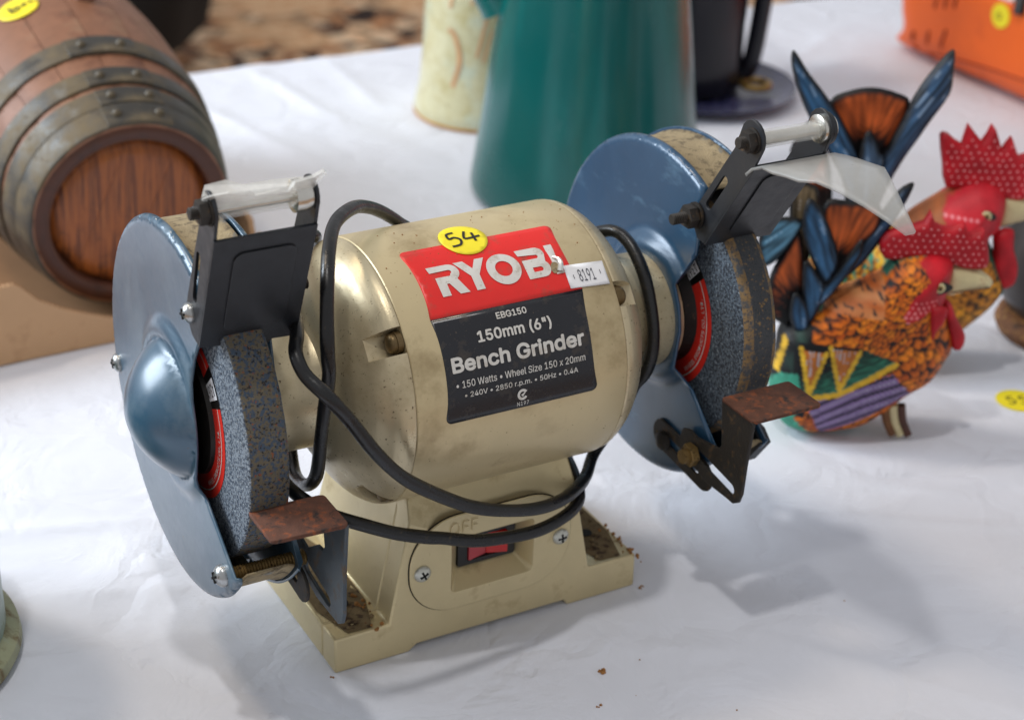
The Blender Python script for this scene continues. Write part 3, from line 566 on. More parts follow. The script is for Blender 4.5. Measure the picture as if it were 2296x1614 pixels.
# ---- grinding wheels --------------------------------------------------
def wheel(sx, mats):
    xc = sx * 137.0; c = (xc, 0, H); mb = MB(); rw = 75.6
    if sx < 0: prof = [(-10, 20), (-10, 40), (-10, 74.2), (-9.3, 75.3), (-8, rw), (0, rw), (8, rw), (9.4, 75.2), (10, 74), (10, 20)]; mis = [0, 0, 0, 1, 1, 1, 1, 0, 0]
    else: prof = [(-10, 20), (-10, 40), (-10, 70.5), (-9.2, 73.0), (-7.4, 75.0), (-4.6, rw), (2, rw), (7.5, rw), (9.6, 75), (10, 74), (10, 20)]; mis = [0, 0, 0, 2, 2, 1, 1, 2, 1, 0]
    mb.revolve(prof, c, X_, 128, mis=mis)
    w_ = mb.build('grinding_wheel', mats, G, smooth=50)
    xf = xc - 10.25
    def P(r, a, dx=0.0): return (xf - dx, -r * math.cos(R_(a)), H + r * math.sin(R_(a)))   # a: screen angle seen from -x
    a0 = 31 if sx < 0 else 47; a1 = 45 if sx < 0 else 58
    def ringpart(r0, r1, b0, b1, mat, name, dx):
        n = max(4, int((b1 - b0) / 4)); m2 = MB(); V = []; F = []
        for k in range(n + 1):
            for r in (r0, r1): V.append(P(r, b0 + (b1 - b0) * k / n, dx))
        F = [(2 * k, 2 * k + 1, 2 * k + 3, 2 * k + 2) for k in range(n)]; m2.add(V, F); return m2.build(name, mat, w_, smooth=60)
    ringpart(24, 45.2, a1 + 7, a0 - 6 + 360, 'redpaper', 'paper_label', 0)
    ringpart(24, 45.2, a0 - 6, a1 + 7, 'flange', 'dark_label_band', 0)
    ringpart(40.6, 41.3, a1 + 7, a0 - 6 + 360, 'white', 'label_line', .1)
    ringpart(31, 44.2, a0, a1, 'paper', 'grade_box', .12)
    m2 = MB(); T = text_tris('A36N', (0, 12.2, 0, 6.2), 0.0, 0)
    am = (a0 + a1) / 2
    m2.sheet(T, lambda u, v: P(43.6 - u, am - math.degrees((v - 3.1) / 38.0), .2)); m2.build('grade_lettering', 'ink', w_, smooth=0)
    m2 = MB(); T = text_tris('WHEEL PRODUCTS CO., LTD.', (0, 1, 0, 1), 0.006, 0); b0, b1 = (-50, 27) if sx > 0 else (-58, 10)
    m2.sheet(T, lambda u, v: P(39.6 - 3.0 * v, b0 + (b1 - b0) * u, .12)); m2.build('label_lettering', 'white', w_, smooth=0)
    m2 = MB(); m2.revolve([(0, 33), (2.2, 32.4), (3.6, 29), (4.2, 20), (4.2, 8), (12, 8), (12, .02)], (xf, 0, H), (-1, 0, 0), 56) if sx < 0 else m2.revolve([(0, 32), (3, 31), (6.8, 30.5), (6.9, .02)], (xf, 0, H), (-1, 0, 0), 56)
    m2.build('clamp_flange', 'flange', w_, smooth=40)
wheel(-1, ['wheelface', 'wheeltread', 'wheelstripe']); wheel(1, ['wheelface2', 'wheeltread2', 'wheelstripe'])
# ---- eye shield brackets ----------------------------------------------
def hexnut(mb, c, axis, r, h, mi=0): mb.revolve([(0, r), (h * .12, r * 1.03), (h * .88, r * 1.03), (h, r * .94)], c, axis, 6, mi)
def thread(mb, a, b, r, mi=0, pitch=1.1):
    a, b = Vector(a), Vector(b); L_ = (b - a).length; n = int(L_ / pitch); prof = []
    for k in range(n): prof += [(k * pitch, r * .86), (k * pitch + pitch * .5, r)]
    prof.append((L_, r * .8)); mb.revolve(prof, a, b - a, 18, mi)
def bracket(sx):
    L_ = sx < 0
    if L_:
        xf, xe = -157.2, -109.5
        ear = circle(-66, 279.6, 8.6, 14, 195, -20)
        side = [(-44.5, 205.5), (-38, 207), (-32, 214), (-30.4, 221), (-41.8, 246.4), (-53.0, 270)] + [(-66 - 8.6 * math.cos(R_(a)), 279.6 + 8.6 * math.sin(R_(a))) for a in range(200, -40, -20)][::1]
        side = [(-44.0, 206.0), (-36, 208), (-31, 215), (-30.4, 221), (-41.8, 246.4), (-54.0, 272)] + [(-65 + 8.4 * math.cos(R_(a)), 280 + 8.4 * math.sin(R_(a))) for a in range(30, 215, 20)] + [(-69.5, 267)]
        b0, b1 = (-44.2, 206), (-69.8, 267.5); slot = stadium((-49.5, 252), (-42, 229), 2.4); rod = (-66, 280)
    else:
        xf, xe = 115.6, 158.5
        side = [(-46.5, 207), (-40, 208), (-35.5, 214), (-38, 226), (-64.5, 266)] + [(-77.5 + 9.5 * math.cos(R_(a)), 275 + 9.5 * math.sin(R_(a))) for a in range(35, 225, 20)] + [(-82.0, 263)]
        b0, b1 = (-46.7, 207), (-82.2, 262.5); slot = stadium((-59, 246.5), (-47.5, 229), 2.4); rod = (-78.5, 274.5)
    inner = -1 if not L_ else 1
    mb = MB(); mb.plate(side, [slot], lambda u, v, w_: (w_, u, v), xf, xf + 1.6)
    mb.plate(side, [], lambda u, v, w_: (w_, u, v), xe - 1.6, xe)
    d = Vector((0, b1[0] - b0[0], b1[1] - b0[1])); ln = d.length; d.normalize(); nrm = Vector((0, -d.z, d.y)) if d.y < 0 else Vector((0, d.z, -d.y))
    nrm = Vector((0, -abs(d.z), -abs(d.y))).normalized()
    def pl(u, v, w_): q = Vector((u, b0[0], b0[1])) + d * v + nrm * w_; return tuple(q)
    bot = [(xf, -.5), (xf + (xe - xf) * .5, -3.4), (xe, -5)] if L_ else [(xf, 0), (xe, -3)]
    outer = bot + [(xe, ln), (xf, ln)]
    ins = rrect(xf + 10, xe - 8, 8, ln - 9, 5)
    mb.plate(outer, [], pl, -.8, .8); mb.plate(ins, [], pl, .82, 1.7)
    if L_: mb.add([pl(-131, -3, -.6), pl(-121, -4, -.6), pl(-126, -17, -3), pl(-131, -3, .4), pl(-121, -4, .4), pl(-126, -17, -2.2)], [(0, 1, 2), (3, 5, 4), (0, 3, 4, 1), (1, 4, 5, 2), (2, 5, 3, 0)])
    B = mb.build('eye_shield_bracket', 'black', G, smooth=30, bevel=0.5)
    # pivot rod, nuts, clamp screws
    ry, rz = rod; e0 = (xf - 9, ry, rz); m2 = MB()
    thread(m2, e0, (xf + 1, ry, rz), 3.0); hexnut(m2, (xf - 5.2, ry, rz), (1, 0, 0), 5.6, 4.6); m2.revolve([(0, 6.6), (.9, 6.6)], (xf - .9, ry, rz), X_, 20)
    m2.build('nut', 'arm', B, smooth=30)
    m2 = MB(); m2.revolve([(0, 2.0 if L_ else 3.0), (xe - xf - 1, 2.0 if L_ else 3.0)], (xf + 1, ry, rz), X_, 20); m2.build('pivot_rod', 'aluminium', B)
    m2 = MB(); m2.revolve([(0, 4.6), (1, 7.2), (5, 7.4), (9, 6.4), (10.4, 4), (10.8, .02)], (xe - 5 if not L_ else xe - 11, ry, rz + .3), X_, 28); m2.build('rod_cap', 'aluminium', B)
    if not L_:
        m2 = MB(); m2.revolve([(0, 8.2), (2, 8.2)], (xe + .3, ry, rz), X_, 28); m2.build('washer', 'black', B)
    if L_: screw(B, (xf - .6, -35.5, 219), (-1, 0, 0), 4.8, 'steel', 3.6, spin=15)
    else:
        m2 = MB(); thread(m2, (xf - 16, -38.6, 220.3), (xf, -38.6, 220.3), 3.0); hexnut(m2, (xf - 7.5, -38.6, 220.3), X_, 6.2, 5.5); m2.revolve([(0, 7), (1, 7)], (xf - 1.6, -38.6, 220.3), X_, 20); m2.build('clamp_nut', 'arm', B, smooth=30)
    return B, xf, xe, ry, rz
BL, xf, xe, ry, rz = bracket(-1)
mb = MB(); thread(mb, (-110, -32, 221), (-99, -32, 221), 3.0); mb.build('clamp_bolt', 'arm', BL, smooth=30)
# broken remains of the clear shield: split sleeve with jagged lips
def shard(parent, pts, mat, th=1.4, name='shield_shard'):
    V = [Vector(p) for p in pts]; n = (V[1] - V[0]).cross(V[-1] - V[0]).normalized() * th / 2; k = len(V); m2 = MB()
    m2.add([v + n for v in V] + [v - n for v in V], [tuple(range(k)), tuple(range(2 * k - 1, k - 1, -1))] + [(i, (i + 1) % k, (i + 1) % k + k, i + k) for i in range(k)])
    return m2.build(name, mat, parent, smooth=0)
mb = MB(); mb.revolve([(0, 4.4), (2, 4.6), (14, 4.3), (30, 4.5), (42, 4.6)], (xf + 2.2, ry, rz), X_, 20, a0=20, a1=200); mb.build('shield_sleeve', 'plastic2', BL, smooth=60, solid=1.2)
shard(BL, [(-160, -66, 286), (-158, -71, 289), (-151, -73, 290), (-142, -73, 289), (-139, -72, 286.5), (-128, -71.5, 287), (-124, -71.5, 285.5), (-112, -71, 285), (-112, -69, 282), (-157, -68, 281)], 'plastic3', 1.6)
shard(BL, [(-160, -65, 286), (-156, -58, 288), (-146, -57, 288.5), (-139, -59, 286), (-126, -60, 286.5), (-113, -61, 286), (-111, -65, 284), (-150, -66, 284)], 'plastic3', 1.5)
shard(BL, [(-123, -71, 286), (-121, -73, 290), (-113, -73, 291), (-108, -74, 293.5), (-106.5, -73, 292), (-110, -71, 287.5), (-112, -69, 283)], 'plastic3', 1.6)
BR, xf, xe, ry, rz = bracket(1)
mb = MB(); mb.revolve([(0, 4.8), (20, 4.5), (36, 4.8)], (xf + 2.2, ry, rz), X_, 20); mb.build('shield_sleeve', 'plastic2', BR, smooth=60, solid=1.2)
st = [(-75.5, 256.5, 115, 159), (-80, 261, 115, 159.5), (-87, 264.6, 115.5, 160), (-95, 266.3, 116, 160), (-104, 267.8, 116.5, 160), (-114, 269, 117, 160), (-125, 270.6, 118.5, 159.5), (-137, 269.6, 122.5, 154), (-150, 267, 127, 148.5), (-162, 263.6, 131, 144), (-173, 260, 134.5, 140)]
V = []; F = []
for (y, z, xa, xb) in st:
    for k in range(7): V.append((xa + (xb - xa) * k / 6, y, z + (-1.8 if k == 0 and -115 < y < -90 else 0)))
F = [(i * 7 + k, i * 7 + k + 1, i * 7 + k + 8, i * 7 + k + 7) for i in range(len(st) - 1) for k in range(6)]
mb = MB(); mb.add(V, F); mb.build('clear_eye_shield', 'plastic', BR, smooth=60, solid=1.6)
# ---- tool rests ---------------------------------------------------------
FL = [(-76, 130.2), (-104, 130.2), (-103.4, 124), (-101.5, 104), (-100.6, 86), (-98.5, 80), (-94, 77), (-89, 77.2), (-69, 76.6), (-56, 80), (-45, 85.5), (-42, 91), (-44, 97), (-50, 99.4), (-57, 98), (-70, 100.5), (-77, 101.5), (-79.5, 105), (-78.6, 112)]
def rest(sx):
    xi = sx * 116.4 if sx > 0 else -111.6; xo = 158.6 if sx > 0 else -147
    dy, dz = (0, 0) if sx > 0 else (2.5, 0)
    fl = [(a + dy, b + dz - (0 if b > 100 or sx > 0 else 7)) for a, b in FL]; slot = stadium((-60 + dy, 89 + dz), (-91 + dy, 84.5 + dz), 3.1) if sx > 0 else stadium((-56, 80.5), (-80, 76.5), 3.1)
    mb = MB(); s_ = 1 if sx > 0 else -1
    mb.plate(fl, [slot], lambda u, v, w_: (w_, u, v), xi, xi + s_ * -2)
    R = mb.build('tool_rest', 'arm' if sx > 0 else 'bluesteel', G, smooth=30, bevel=.5)
    zt = 131.0; x0, x1 = sorted((xi - s_ * 2, xo))
    P = rrect(x0, x1, -104 + dy, -75 + dy, 2.5, 3)
    if sx < 0: P = [(u, v - 0.05 * (u + 111)) for u, v in P]
    m2 = MB(); m2.plate(P, [], lambda u, v, w_: (u, v, w_), zt - 1.6, zt + .4); m2.build('rest_plate', 'rust', R, smooth=30, bevel=.5)
    m2 = MB(); a = stadium((-22, 81), (-62, 76.5), 9.2); m2.plate(a, [stadium((-30, 80), (-56, 77.2), 2.6)], lambda u, v, w_: (w_, u, v), sx * 118.3, sx * 116.6 if sx < 0 else 116.9)
    m2.build('arm', 'arm', R, smooth=30, bevel=.5)
    m2 = MB()
    if sx > 0:
        m3 = MB(); m3.revolve([(0, 5.6), (2.5, 5.2), (4, 3), (4.4, .02)], (116.8, -24.7, 78.8), (-1, 0, 0), 20); m3.build('pivot_bolt', 'arm', R, smooth=40)
        hexnut(m2, (113.8, -57, 88), (-1, 0, 0), 6.4, 4.6); m2.revolve([(0, 4), (8, 4)], (114, -57, 88), (-1, 0, 0), 16)
        m2.build('nut', 'brassrod', R, smooth=30)
    else:
        thread(m2, (-152.5, -57, 88.3), (-113.5, -57.5, 88.6), 4.1, 0, 1.5); m2.build('threaded_bolt', 'brassrod', R, smooth=30)
rest(-1); rest(1)
# black tongue bracket under the right wheel
mb = MB(); mb.plate([(-49, 99), (-62, 97), (-69, 91), (-57, 74), (-50, 74), (-60, 90), (-52, 93)], [], lambda u, v, w_: (w_, u, v), 149.5, 156.5); mb.build('lower_tongue', 'black', GRt, smooth=30, bevel=.5)
# ---- power cord -----------------------------------------------------------
PA = [(30, 74, 150), (4, 62, 188), (-14.1, 45, 205.9), (-27.4, 36, 217.2), (-41.8, 24, 227.5), (-57.6, 8, 235.8), (-76.4, -14, 240), (-89.4, -36, 237.5), (-97.5, -52, 227.7), (-101.4, -60, 209.5), (-102, -62, 196.9), (-101.5, -62, 187.3), (-102.2, -58, 168.3), (-101, -50, 146.3), (-98.4, -38, 119.9), (-95.4, -18, 102.3), (-91.2, 6, 93.3), (-86, 24, 97), (-80, 44, 112), (-64, 66, 138), (-40, 76, 160), (-52, 66, 190)]
PB = [(-64.6, 40, 209.6), (-81.9, 26, 208), (-101, -20, 206), (-112, -50, 206), (-117, -60, 203), (-118, -66, 199), (-116, -71, 193.5), (-109.5, -80, 186.1), (-98.8, -80, 171.3), (-88, -80, 154.2), (-76.2, -79, 138.8), (-64.1, -78, 127.1), (-44.5, -76, 112.4), (-29.9, -74, 103), (-11.1, -72, 94.8), (9.5, -68, 88), (27, -62, 84.4), (42.3, -52, 81.3), (57.8, -38, 78.1), (72.5, -22, 80), (86, -18, 92)]
PR = [(92, -21.4, 107.6), (94, -25, 119.3), (95.5, -33, 131.1), (96, -36.5, 146.6), (96, -34, 163), (95.6, -25, 182), (95, -13.5, 193.4), (94, -5, 197.9), (92, 1, 199.4), (90, 8, 197.3), (88, 18, 190), (88, 36, 165), (86, 40, 130), (80, 30, 95)]
PC = [(72, 12, 74), (62.8, -8, 74.6), (57.3, -26, 73.9), (50.6, -44, 72.9), (42.9, -52, 70.6), (30.1, -58, 69.8), (13.8, -62, 69.8), (-5.3, -63, 71.7), (-22.7, -62, 74.2), (-39.5, -60, 79.4), (-47.6, -58.5, 81.3), (-63.8, -56, 86.8), (-79.8, -52, 93.9), (-91.7, -45, 98.2), (-99.2, -36, 101.1), (-104.2, -20, 102.9), (-101.7, 6, 101), (-88, 50, 90)]
mb = MB(); mb.tube(PA + PB + PR + PC, lambda t: 3.4 + .12 * math.sin(t * 157) * math.sin(t * 61), 14, 0, 7); mb.build('power_cord', 'rubber', G, smooth=60, weld=False)

# ================================================================== THINGS ROUND THE GRINDER
MT.update(
 stave=M('reddish_stave_wood', (128, 86, 62), 0.5, 0, 0.18, 30, [((96, 58, 40), 40, 0.50, 0.70, 0.6, (1, 1, 1)), ((136, 112, 88), 26, 0.54, 0.78, 0.8), ((70, 48, 38), 260, 0.64, 0.72, 0.8)], (260, 0.2)),
 hoop=M('dull_iron_hoop', (66, 64, 60), 0.40, 0.35, 0.14, 30, [((112, 98, 74), 26, 0.44, 0.66, 0.8), ((74, 62, 50), 300, 0.60, 0.70, 0.8), ((120, 128, 132), 22, 0.60, 0.8, 0.4)], (500, 0.1), rvar=0.1),
 headwood=M('oiled_head_wood', (152, 82, 30), 0.42, 0, 0.14, 16, [((84, 36, 12), 55, 0.44, 0.62, 0.45, (9, 1, .35)), ((168, 98, 44), 80, 0.54, 0.72, 0.4, (9, 1, .3)), ((44, 20, 10), 22, 0.60, 0.72)], (300, 0.1)),
 chime=M('oiled_chime_wood', (74, 36, 18), 0.5, 0, 0.2, 30, [((56, 28, 16), 60, 0.5, 0.7)], (300, 0.1)),
 card=M('brown_cardboard', (190, 152, 116), 0.85, 0, 0.06, 14, [((150, 112, 78), 30, 0.56, 0.8)], (300, 0.05)),
 cardin=M('cardboard_inside', (128, 94, 62), 0.9, 0, 0.1, 14),
 teal=M('teal_enamel', (2, 84, 82), 0.24, 0, 0.10, 8, [((12, 112, 108), 16, 0.48, 0.75, 0.2, (1, 1, .15)), ((44, 92, 90), 40, 0.60, 0.85, 0.45, (1, 1, .2))], coat=0.15, rvar=0.05),
 tealdark=M('dark_teal_handle', (14, 74, 68), 0.3, 0, 0.1, 30),
 glaze=M('speckled_cream_glaze', (206, 202, 166), 0.28, 0, 0.08, 18, [((188, 178, 130), 70, 0.46, 0.70), ((190, 206, 192), 22, 0.52, 0.72), ((150, 132, 84), 240, 0.58, 0.74)], (240, 0.15), coat=0.3),
 brush=M('rust_brush_mark', (202, 158, 116), 0.4, 0, 0.15, 60),
 glazefoot=M('ochre_foot', (186, 136, 70), 0.5, 0, 0.1, 40),
 navy=M('navy_black_glaze', (14, 14, 24), 0.25, 0, 0.15, 12, [((30, 24, 28), 20, 0.5, 0.75)], coat=0.1, spec=0.4),
 spatter=M('blue_spatter_glaze', (52, 54, 96), 0.25, 0, 0.2, 40, [((24, 26, 52), 200, 0.48, 0.56), ((160, 160, 190), 260, 0.60, 0.66)], coat=0.3),
 brass=M('aged_brass', (150, 120, 66), 0.4, 0.7, 0.15, 60),
 orange=M('orange_plastic', (240, 104, 30), 0.42, 0, 0.05, 14, [((206, 78, 22), 18, 0.58, 0.8)], (900, 0.03)),
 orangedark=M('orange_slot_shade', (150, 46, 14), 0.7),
 greyplastic=M('black_plastic', (30, 30, 32), 0.45),
 pale=M('pale_grey_print', (224, 222, 218), 0.5),
 darkpot=M('dark_pewter_glaze', (56, 50, 48), 0.35, 0, 0.25, 20, [((92, 82, 76), 24, 0.55, 0.75), ((26, 26, 26), 30, 0.5, 0.7)], (300, 0.1)),
 wicker=M('brown_woven_base', (112, 72, 40), 0.7, 0, 0.25, 120, [((168, 128, 66), 200, 0.55, 0.68), ((56, 34, 22), 160, 0.55, 0.66)], (400, 0.4)),
 tin=M('grey_green_enamel', (132, 150, 140), 0.4, 0.1, 0.08, 20, [((110, 112, 84), 40, 0.58, 0.72, 0.7), ((92, 70, 44), 160, 0.66, 0.74, 0.8)], (300, 0.05), rvar=0.1),
 tinbase=M('weathered_tin_foot', (150, 152, 122), 0.6, 0.1, 0.2, 40, [((104, 78, 40), 60, 0.50, 0.64, 0.8, (1, 1, .2)), ((150, 160, 140), 80, 0.58, 0.7)], (300, 0.2)),
 bag=M('black_cloth', (14, 15, 18), 0.9, 0, 0.3, 8),
 paint=M('rooster_paint', (255, 255, 255), 0.5, 0, 0.12, 160, attr=True, bump=(300, 0.25), spec=0.3),
 pinkdot=M('pale_pink_dots', (236, 150, 152), 0.5, 0, 0.1, 200),
 beak=M('cream_beak', (206, 192, 146), 0.45, 0, 0.1, 90, [((150, 70, 60), 60, 0.60, 0.74)]),
)
# ---- wooden barrel -------------------------------------------------------
bc = Vector((-50.3, 390, 82.5)); bd = Vector((0.02425, 0.99244, 0.12031)); ba = Vector((0.9997, -0.02443, 0)); bb = Vector((-0.00294, -0.12027, 0.99274)); BLn, BRb, BRh = 330.0, 92.6, 69.0
def br(s): return BRh + (BRb - BRh) * (1 - (2 * s / BLn - 1) ** 2)
def bpt(s, a, r): return bc + bd * s + (ba * math.cos(R_(a)) + bb * math.sin(R_(a))) * r
BA = thing('wooden_barrel', 'small red-brown wooden barrel with iron hoops lying in a cardboard tray', 'barrel', (-47, 500, 5))
NS_ = 17
for k in range(NS_):
    a0 = k * 360 / NS_ + 4; a1 = a0 + 360 / NS_ - 0.35; dr = random.uniform(-.35, .35); mb = MB(); V = []; F = []
    SS = [0, 4, 14, 30, 55, 85, 115, 140, 165, 190, 220, 260, 300, 326, 330]
    for s in SS:
        for j in range(5):
            a = a0 + (a1 - a0) * j / 4; e = .5 if j in (0, 4) else 0; V.append(bpt(s, a, br(s) - e + dr))
        for j in range(5): V.append(bpt(s, a0 + (a1 - a0) * (4 - j) / 4, br(s) - 11))
    for i in range(len(SS) - 1):
        for j in range(10): F.append((i * 10 + j, i * 10 + (j + 1) % 10, (i + 1) * 10 + (j + 1) % 10, (i + 1) * 10 + j))
    F += [tuple(range(10)), tuple((len(SS) - 1) * 10 + j for j in range(10))]
    mb.add(V, F); mb.build('stave', ['stave'], BA, smooth=40)
for (h0, h1) in ((0.6, 19.4), (20.2, 36), (42, 58.5), (78, 98), (232, 252), (271.5, 288), (294, 309.8), (310.6, 329.4)):
    mb = MB(); mb.revolve([(h0, br(h0) - .4), (h0, br(h0) + 1.5), (h0 + .5, br(h0) + 1.9), ((h0 + h1) / 2, br((h0 + h1) / 2) + 1.9), (h1 - .5, br(h1) + 1.9), (h1, br(h1) + 1.5), (h1, br(h1) - .4)], bc, bd, 96, cap=False)
    hp = mb.build('hoop', 'hoop', BA, smooth=40)
    if h1 < 120:
        m2 = MB(); sm_ = (h0 + h1) / 2; aL = {0.6: 71.5, 20.2: 73.5, 42: 75.5, 78: 76.5}[h0]; aR = aL + {0.6: 23, 20.2: 19.5, 42: 18, 78: 18}[h0]
        V = []; F = []
        for i, s in enumerate((h0 + .3, h1 - .3)):
            for j in range(9): V.append(bpt(s, aL - 7 + (aR - aL + 14) * j / 8, br(s) + 2.9))
            for j in range(9): V.append(bpt(s, aL - 7 + (aR - aL + 14) * (8 - j) / 8, br(s) + 1.2))
        F = [(j, (j + 1) % 18, (j + 1) % 18 + 18, j + 18) for j in range(18)] + [tuple(range(18)), tuple(range(18, 36))]
        m2.add(V, F); m2.build('hoop_lap', 'hoop', hp, smooth=30, bevel=.4)
        for a in (aL, aR):
            m2 = MB(); m2.revolve([(-1, 3.6), (0, 3.6), (1.6, 3.0), (2.8, 1.6), (3.1, .02)], bpt(sm_, a, br(sm_) + 3), bpt(sm_, a, 10) - bpt(sm_, a, 0), 14); m2.build('rivet', 'hoop', hp, smooth=60)
mb = MB(); mb.revolve([(11, 55.5), (1, 57), (-.6, 59), (-.8, 66), (.4, 68.4), (3, 68.4)], bc, bd, 96, cap=False); mb.build('chime', 'chime', BA, smooth=50)
u0 = -57
for k, (x0, x1) in enumerate(((-57, -24), (-23.7, 14), (14.3, 57))):   # three head boards with a slanting joint
    P = [p for p in circle(0, 0, 56.4, 72)]
    lo = lambda y: x0 + (y * .42 if k > 0 else 0); hi = lambda y: x1 + (y * .42 if k < 2 else 0)
    Q = []
    n = 40
    ys = [56.3 * math.sin(math.pi * (i / n - .5)) for i in range(n + 1)]
    Lf = [(max(lo(y), -math.sqrt(max(0, 56.4 ** 2 - y * y))), y) for y in ys]; Rf = [(min(hi(y), math.sqrt(max(0, 56.4 ** 2 - y * y))), y) for y in ys]
    keep = [i for i in range(n + 1) if Rf[i][0] - Lf[i][0] > .4]; Q = [Lf[i] for i in keep] + [Rf[i] for i in reversed(keep)]
    def f3(u, v, w_): r = math.hypot(u, v); q = bc + bd * (w_ + 7.0 * max(0, (r - 46) / 10.5) ** 2) + ba * u + bb * v; return tuple(q)
    mb = MB(); mb.plate(Q, [], f3, 3.2, 9, grid=6); mb.build('head_board', 'headwood', BA, smooth=40)
mb = MB(); q = bpt(165, 79.5, br(165)); mb.revolve([(-2, 9), (9, 8), (12, 7.6), (12.4, .02)], q, bpt(165, 79.5, 10) - bpt(165, 79.5, 0), 6); mb.build('bung', 'stave', BA, smooth=30)
# its yellow sticker, seen upside down
def bst(u, v, lift=.8): return tuple(bpt(164.5 + v, 109.5 - math.degrees(u / 88.5), br(164.5 + v) + lift))
mb = MB(); mb.sheet(tri2d(circle(0, 0, 14.6, 40), [], 3), lambda u, v: bst(u, v, 1.0)); ST = mb.build('lot_sticker', 'yellow', BA, smooth=60, solid=.2)
mb = MB(); mb.sheet(strokes([[(-6, 5), (-5.6, -1), (-4.8, -4.6), (-1, -4.4), (.4, -1.4), (-2, .6), (-5.2, -1)], [(1.6, -1.6), (6.4, .6)], [(4.2, 2.6), (5.4, -1.8)], [(8, 4), (9.6, 1.4), (10.2, -1.2)]], 1.7), lambda u, v: bst(u, v, 2.2)); mb.build('handwriting', 'ink', ST, smooth=60)
# ---- cardboard tray --------------------------------------------------------
CT = thing('cardboard_tray', 'torn brown cardboard tray holding up the barrel end', 'tray', (-60, 450, 0))
top = [(-300, 60), (-158, 57), (-142, 58), (-137, 55), (-126, 43), (-110, 33), (-92, 25), (-76, 19), (-60, 16), (-40, 14), (-18, 15), (4, 24), (22, 40), (36, 62)]
fp = [(36, 0.6), (-300, 0.6)] + top
def fk(u, v, w_): return (u, 367 + w_ + (u + 78) * .02, v)
mb = MB(); mb.plate(fp, [], fk, 0, 4.2); mb.build('front_wall', 'card', CT, smooth=20, bevel=.3)
mb = MB()      # raw corrugated edge along the cut
for i in range(len(top) - 1):
    (u0, v0), (u1, v1) = top[i], top[i + 1]; n = max(2, int(math.hypot(u1 - u0, v1 - v0) / 3.2))
    for k in range(n):
        t_ = (k + .5) / n; u, v = u0 + (u1 - u0) * t_, v0 + (v1 - v0) * t_; mb.box((u - .55, 367.9 + (u + 78) * .02, v - .6), (u + .55, 370.4 + (u + 78) * .02, v + .75))
mb.build('corrugation', 'cardin', CT, smooth=0)['kind'] = 'stuff'
mb = MB(); mb.plate([(371, 0.6), (640, 0.6), (640, 70), (430, 70), (396, 62)], [], lambda u, v, w_: (w_, u, v), 36.5, 40.5); mb.build('side_wall', 'card', CT, smooth=20, bevel=.3)
mb = MB(); mb.box((-300, 372, .4), (36, 640, 2.4)); mb.build('tray_floor', 'cardin', CT, smooth=0)
# ---- teal enamel jug --------------------------------------------------------
def pot(name, mat, prof, c, seg=96): mb = MB(); mb.revolve(prof, (c[0], c[1], 0), (0, 0, 1), seg); return mb
JC = (366, 468)
JG = thing('enamel_jug', 'tall teal enamel jug tapering upward, with dark handle at its right', 'jug', (JC[0], JC[1], 0))
pot('b', 'teal', [(0.2, 90), (.6, 90), (4, 94.5), (9, 96.5), (14, 96.6), (30, 94.5), (80, 88), (140, 80.5), (200, 73), (240, 69), (246, 70), (248, 69), (240, 66), (100, 80), (12, 95), (12, .02)], JC).build('jug_body', 'teal', JG, smooth=40)
mb = MB(); e_ = Vector((0.8746, -0.4849, 0)); q = lambda a, z: Vector((JC[0], JC[1], 0)) + Vector((0.92, 0.39, 0)) * a + Vector((0, 0, z))
mb.tube([q(82, 104), q(98, 118), q(118, 148), q(132, 185), q(130, 220), q(104, 238), q(66, 236)], 8.5, 12, 0, 8); mb.build('jug_handle', 'tealdark', JG, smooth=60)
mb = MB(); q = lambda a, z: Vector((JC[0], JC[1], 0)) + Vector((-0.86, 0.5, 0)) * a + Vector((0, 0, z)); mb.tube([q(74, 160), q(88, 182), q(98, 205), q(112, 228)], lambda t: 20 - 8 * t, 16, 0, 6); mb.build('jug_spout', 'teal', JG, smooth=60)
# ---- pottery vase -------------------------------------------------------------
VC = (382, 683)
PV = thing('pottery_vase', 'cream speckled pottery vase with rust brush marks behind the teal jug', 'vase', (VC[0], VC[1], 0))
pot('b', '', [(.3, 55), (1.6, 61), (7, 63.4), (14, 62), (30, 58.5), (60, 56), (110, 54), (170, 53), (200, 50), (214, 46), (216, 44), (200, 46), (60, 50), (14, 50), (14, .02)], VC).build('vase_body', ['glaze'], PV, smooth=40)
mb = MB(); mb.revolve([(.15, 58), (1.0, 62.6), (2.6, 63.6), (3.4, 62)], (VC[0], VC[1], 0), (0, 0, 1), 96); mb.build('foot_ring', 'glazefoot', PV, smooth=40)
def vz(a, z): r = 57.6 - max(0, z - 30) * .04 + max(0, 34 - z) * .14 + .6; return (VC[0] + r * math.cos(R_(a)), VC[1] + r * math.sin(R_(a)), z)
for lines, wd in (([[(236, 70), (244, 104), (250, 128)]], 3.0), ([[(242, 66), (250, 96)]], 2.4), ([[(214, 40), (220, 66), (214, 88), (207, 92)]], 4.6), ([[(208, 112), (212, 134)]], 3), ([[(262, 110), (268, 140)]], 2.6), ([[(228, 118), (236, 126), (238, 140)]], 2.2)):
    mb = MB(); V, F = strokes(lines, wd); mb.sheet((V, F), lambda a, z: vz(a, z)); mb.build('brush_mark', 'brush', PV, smooth=60)
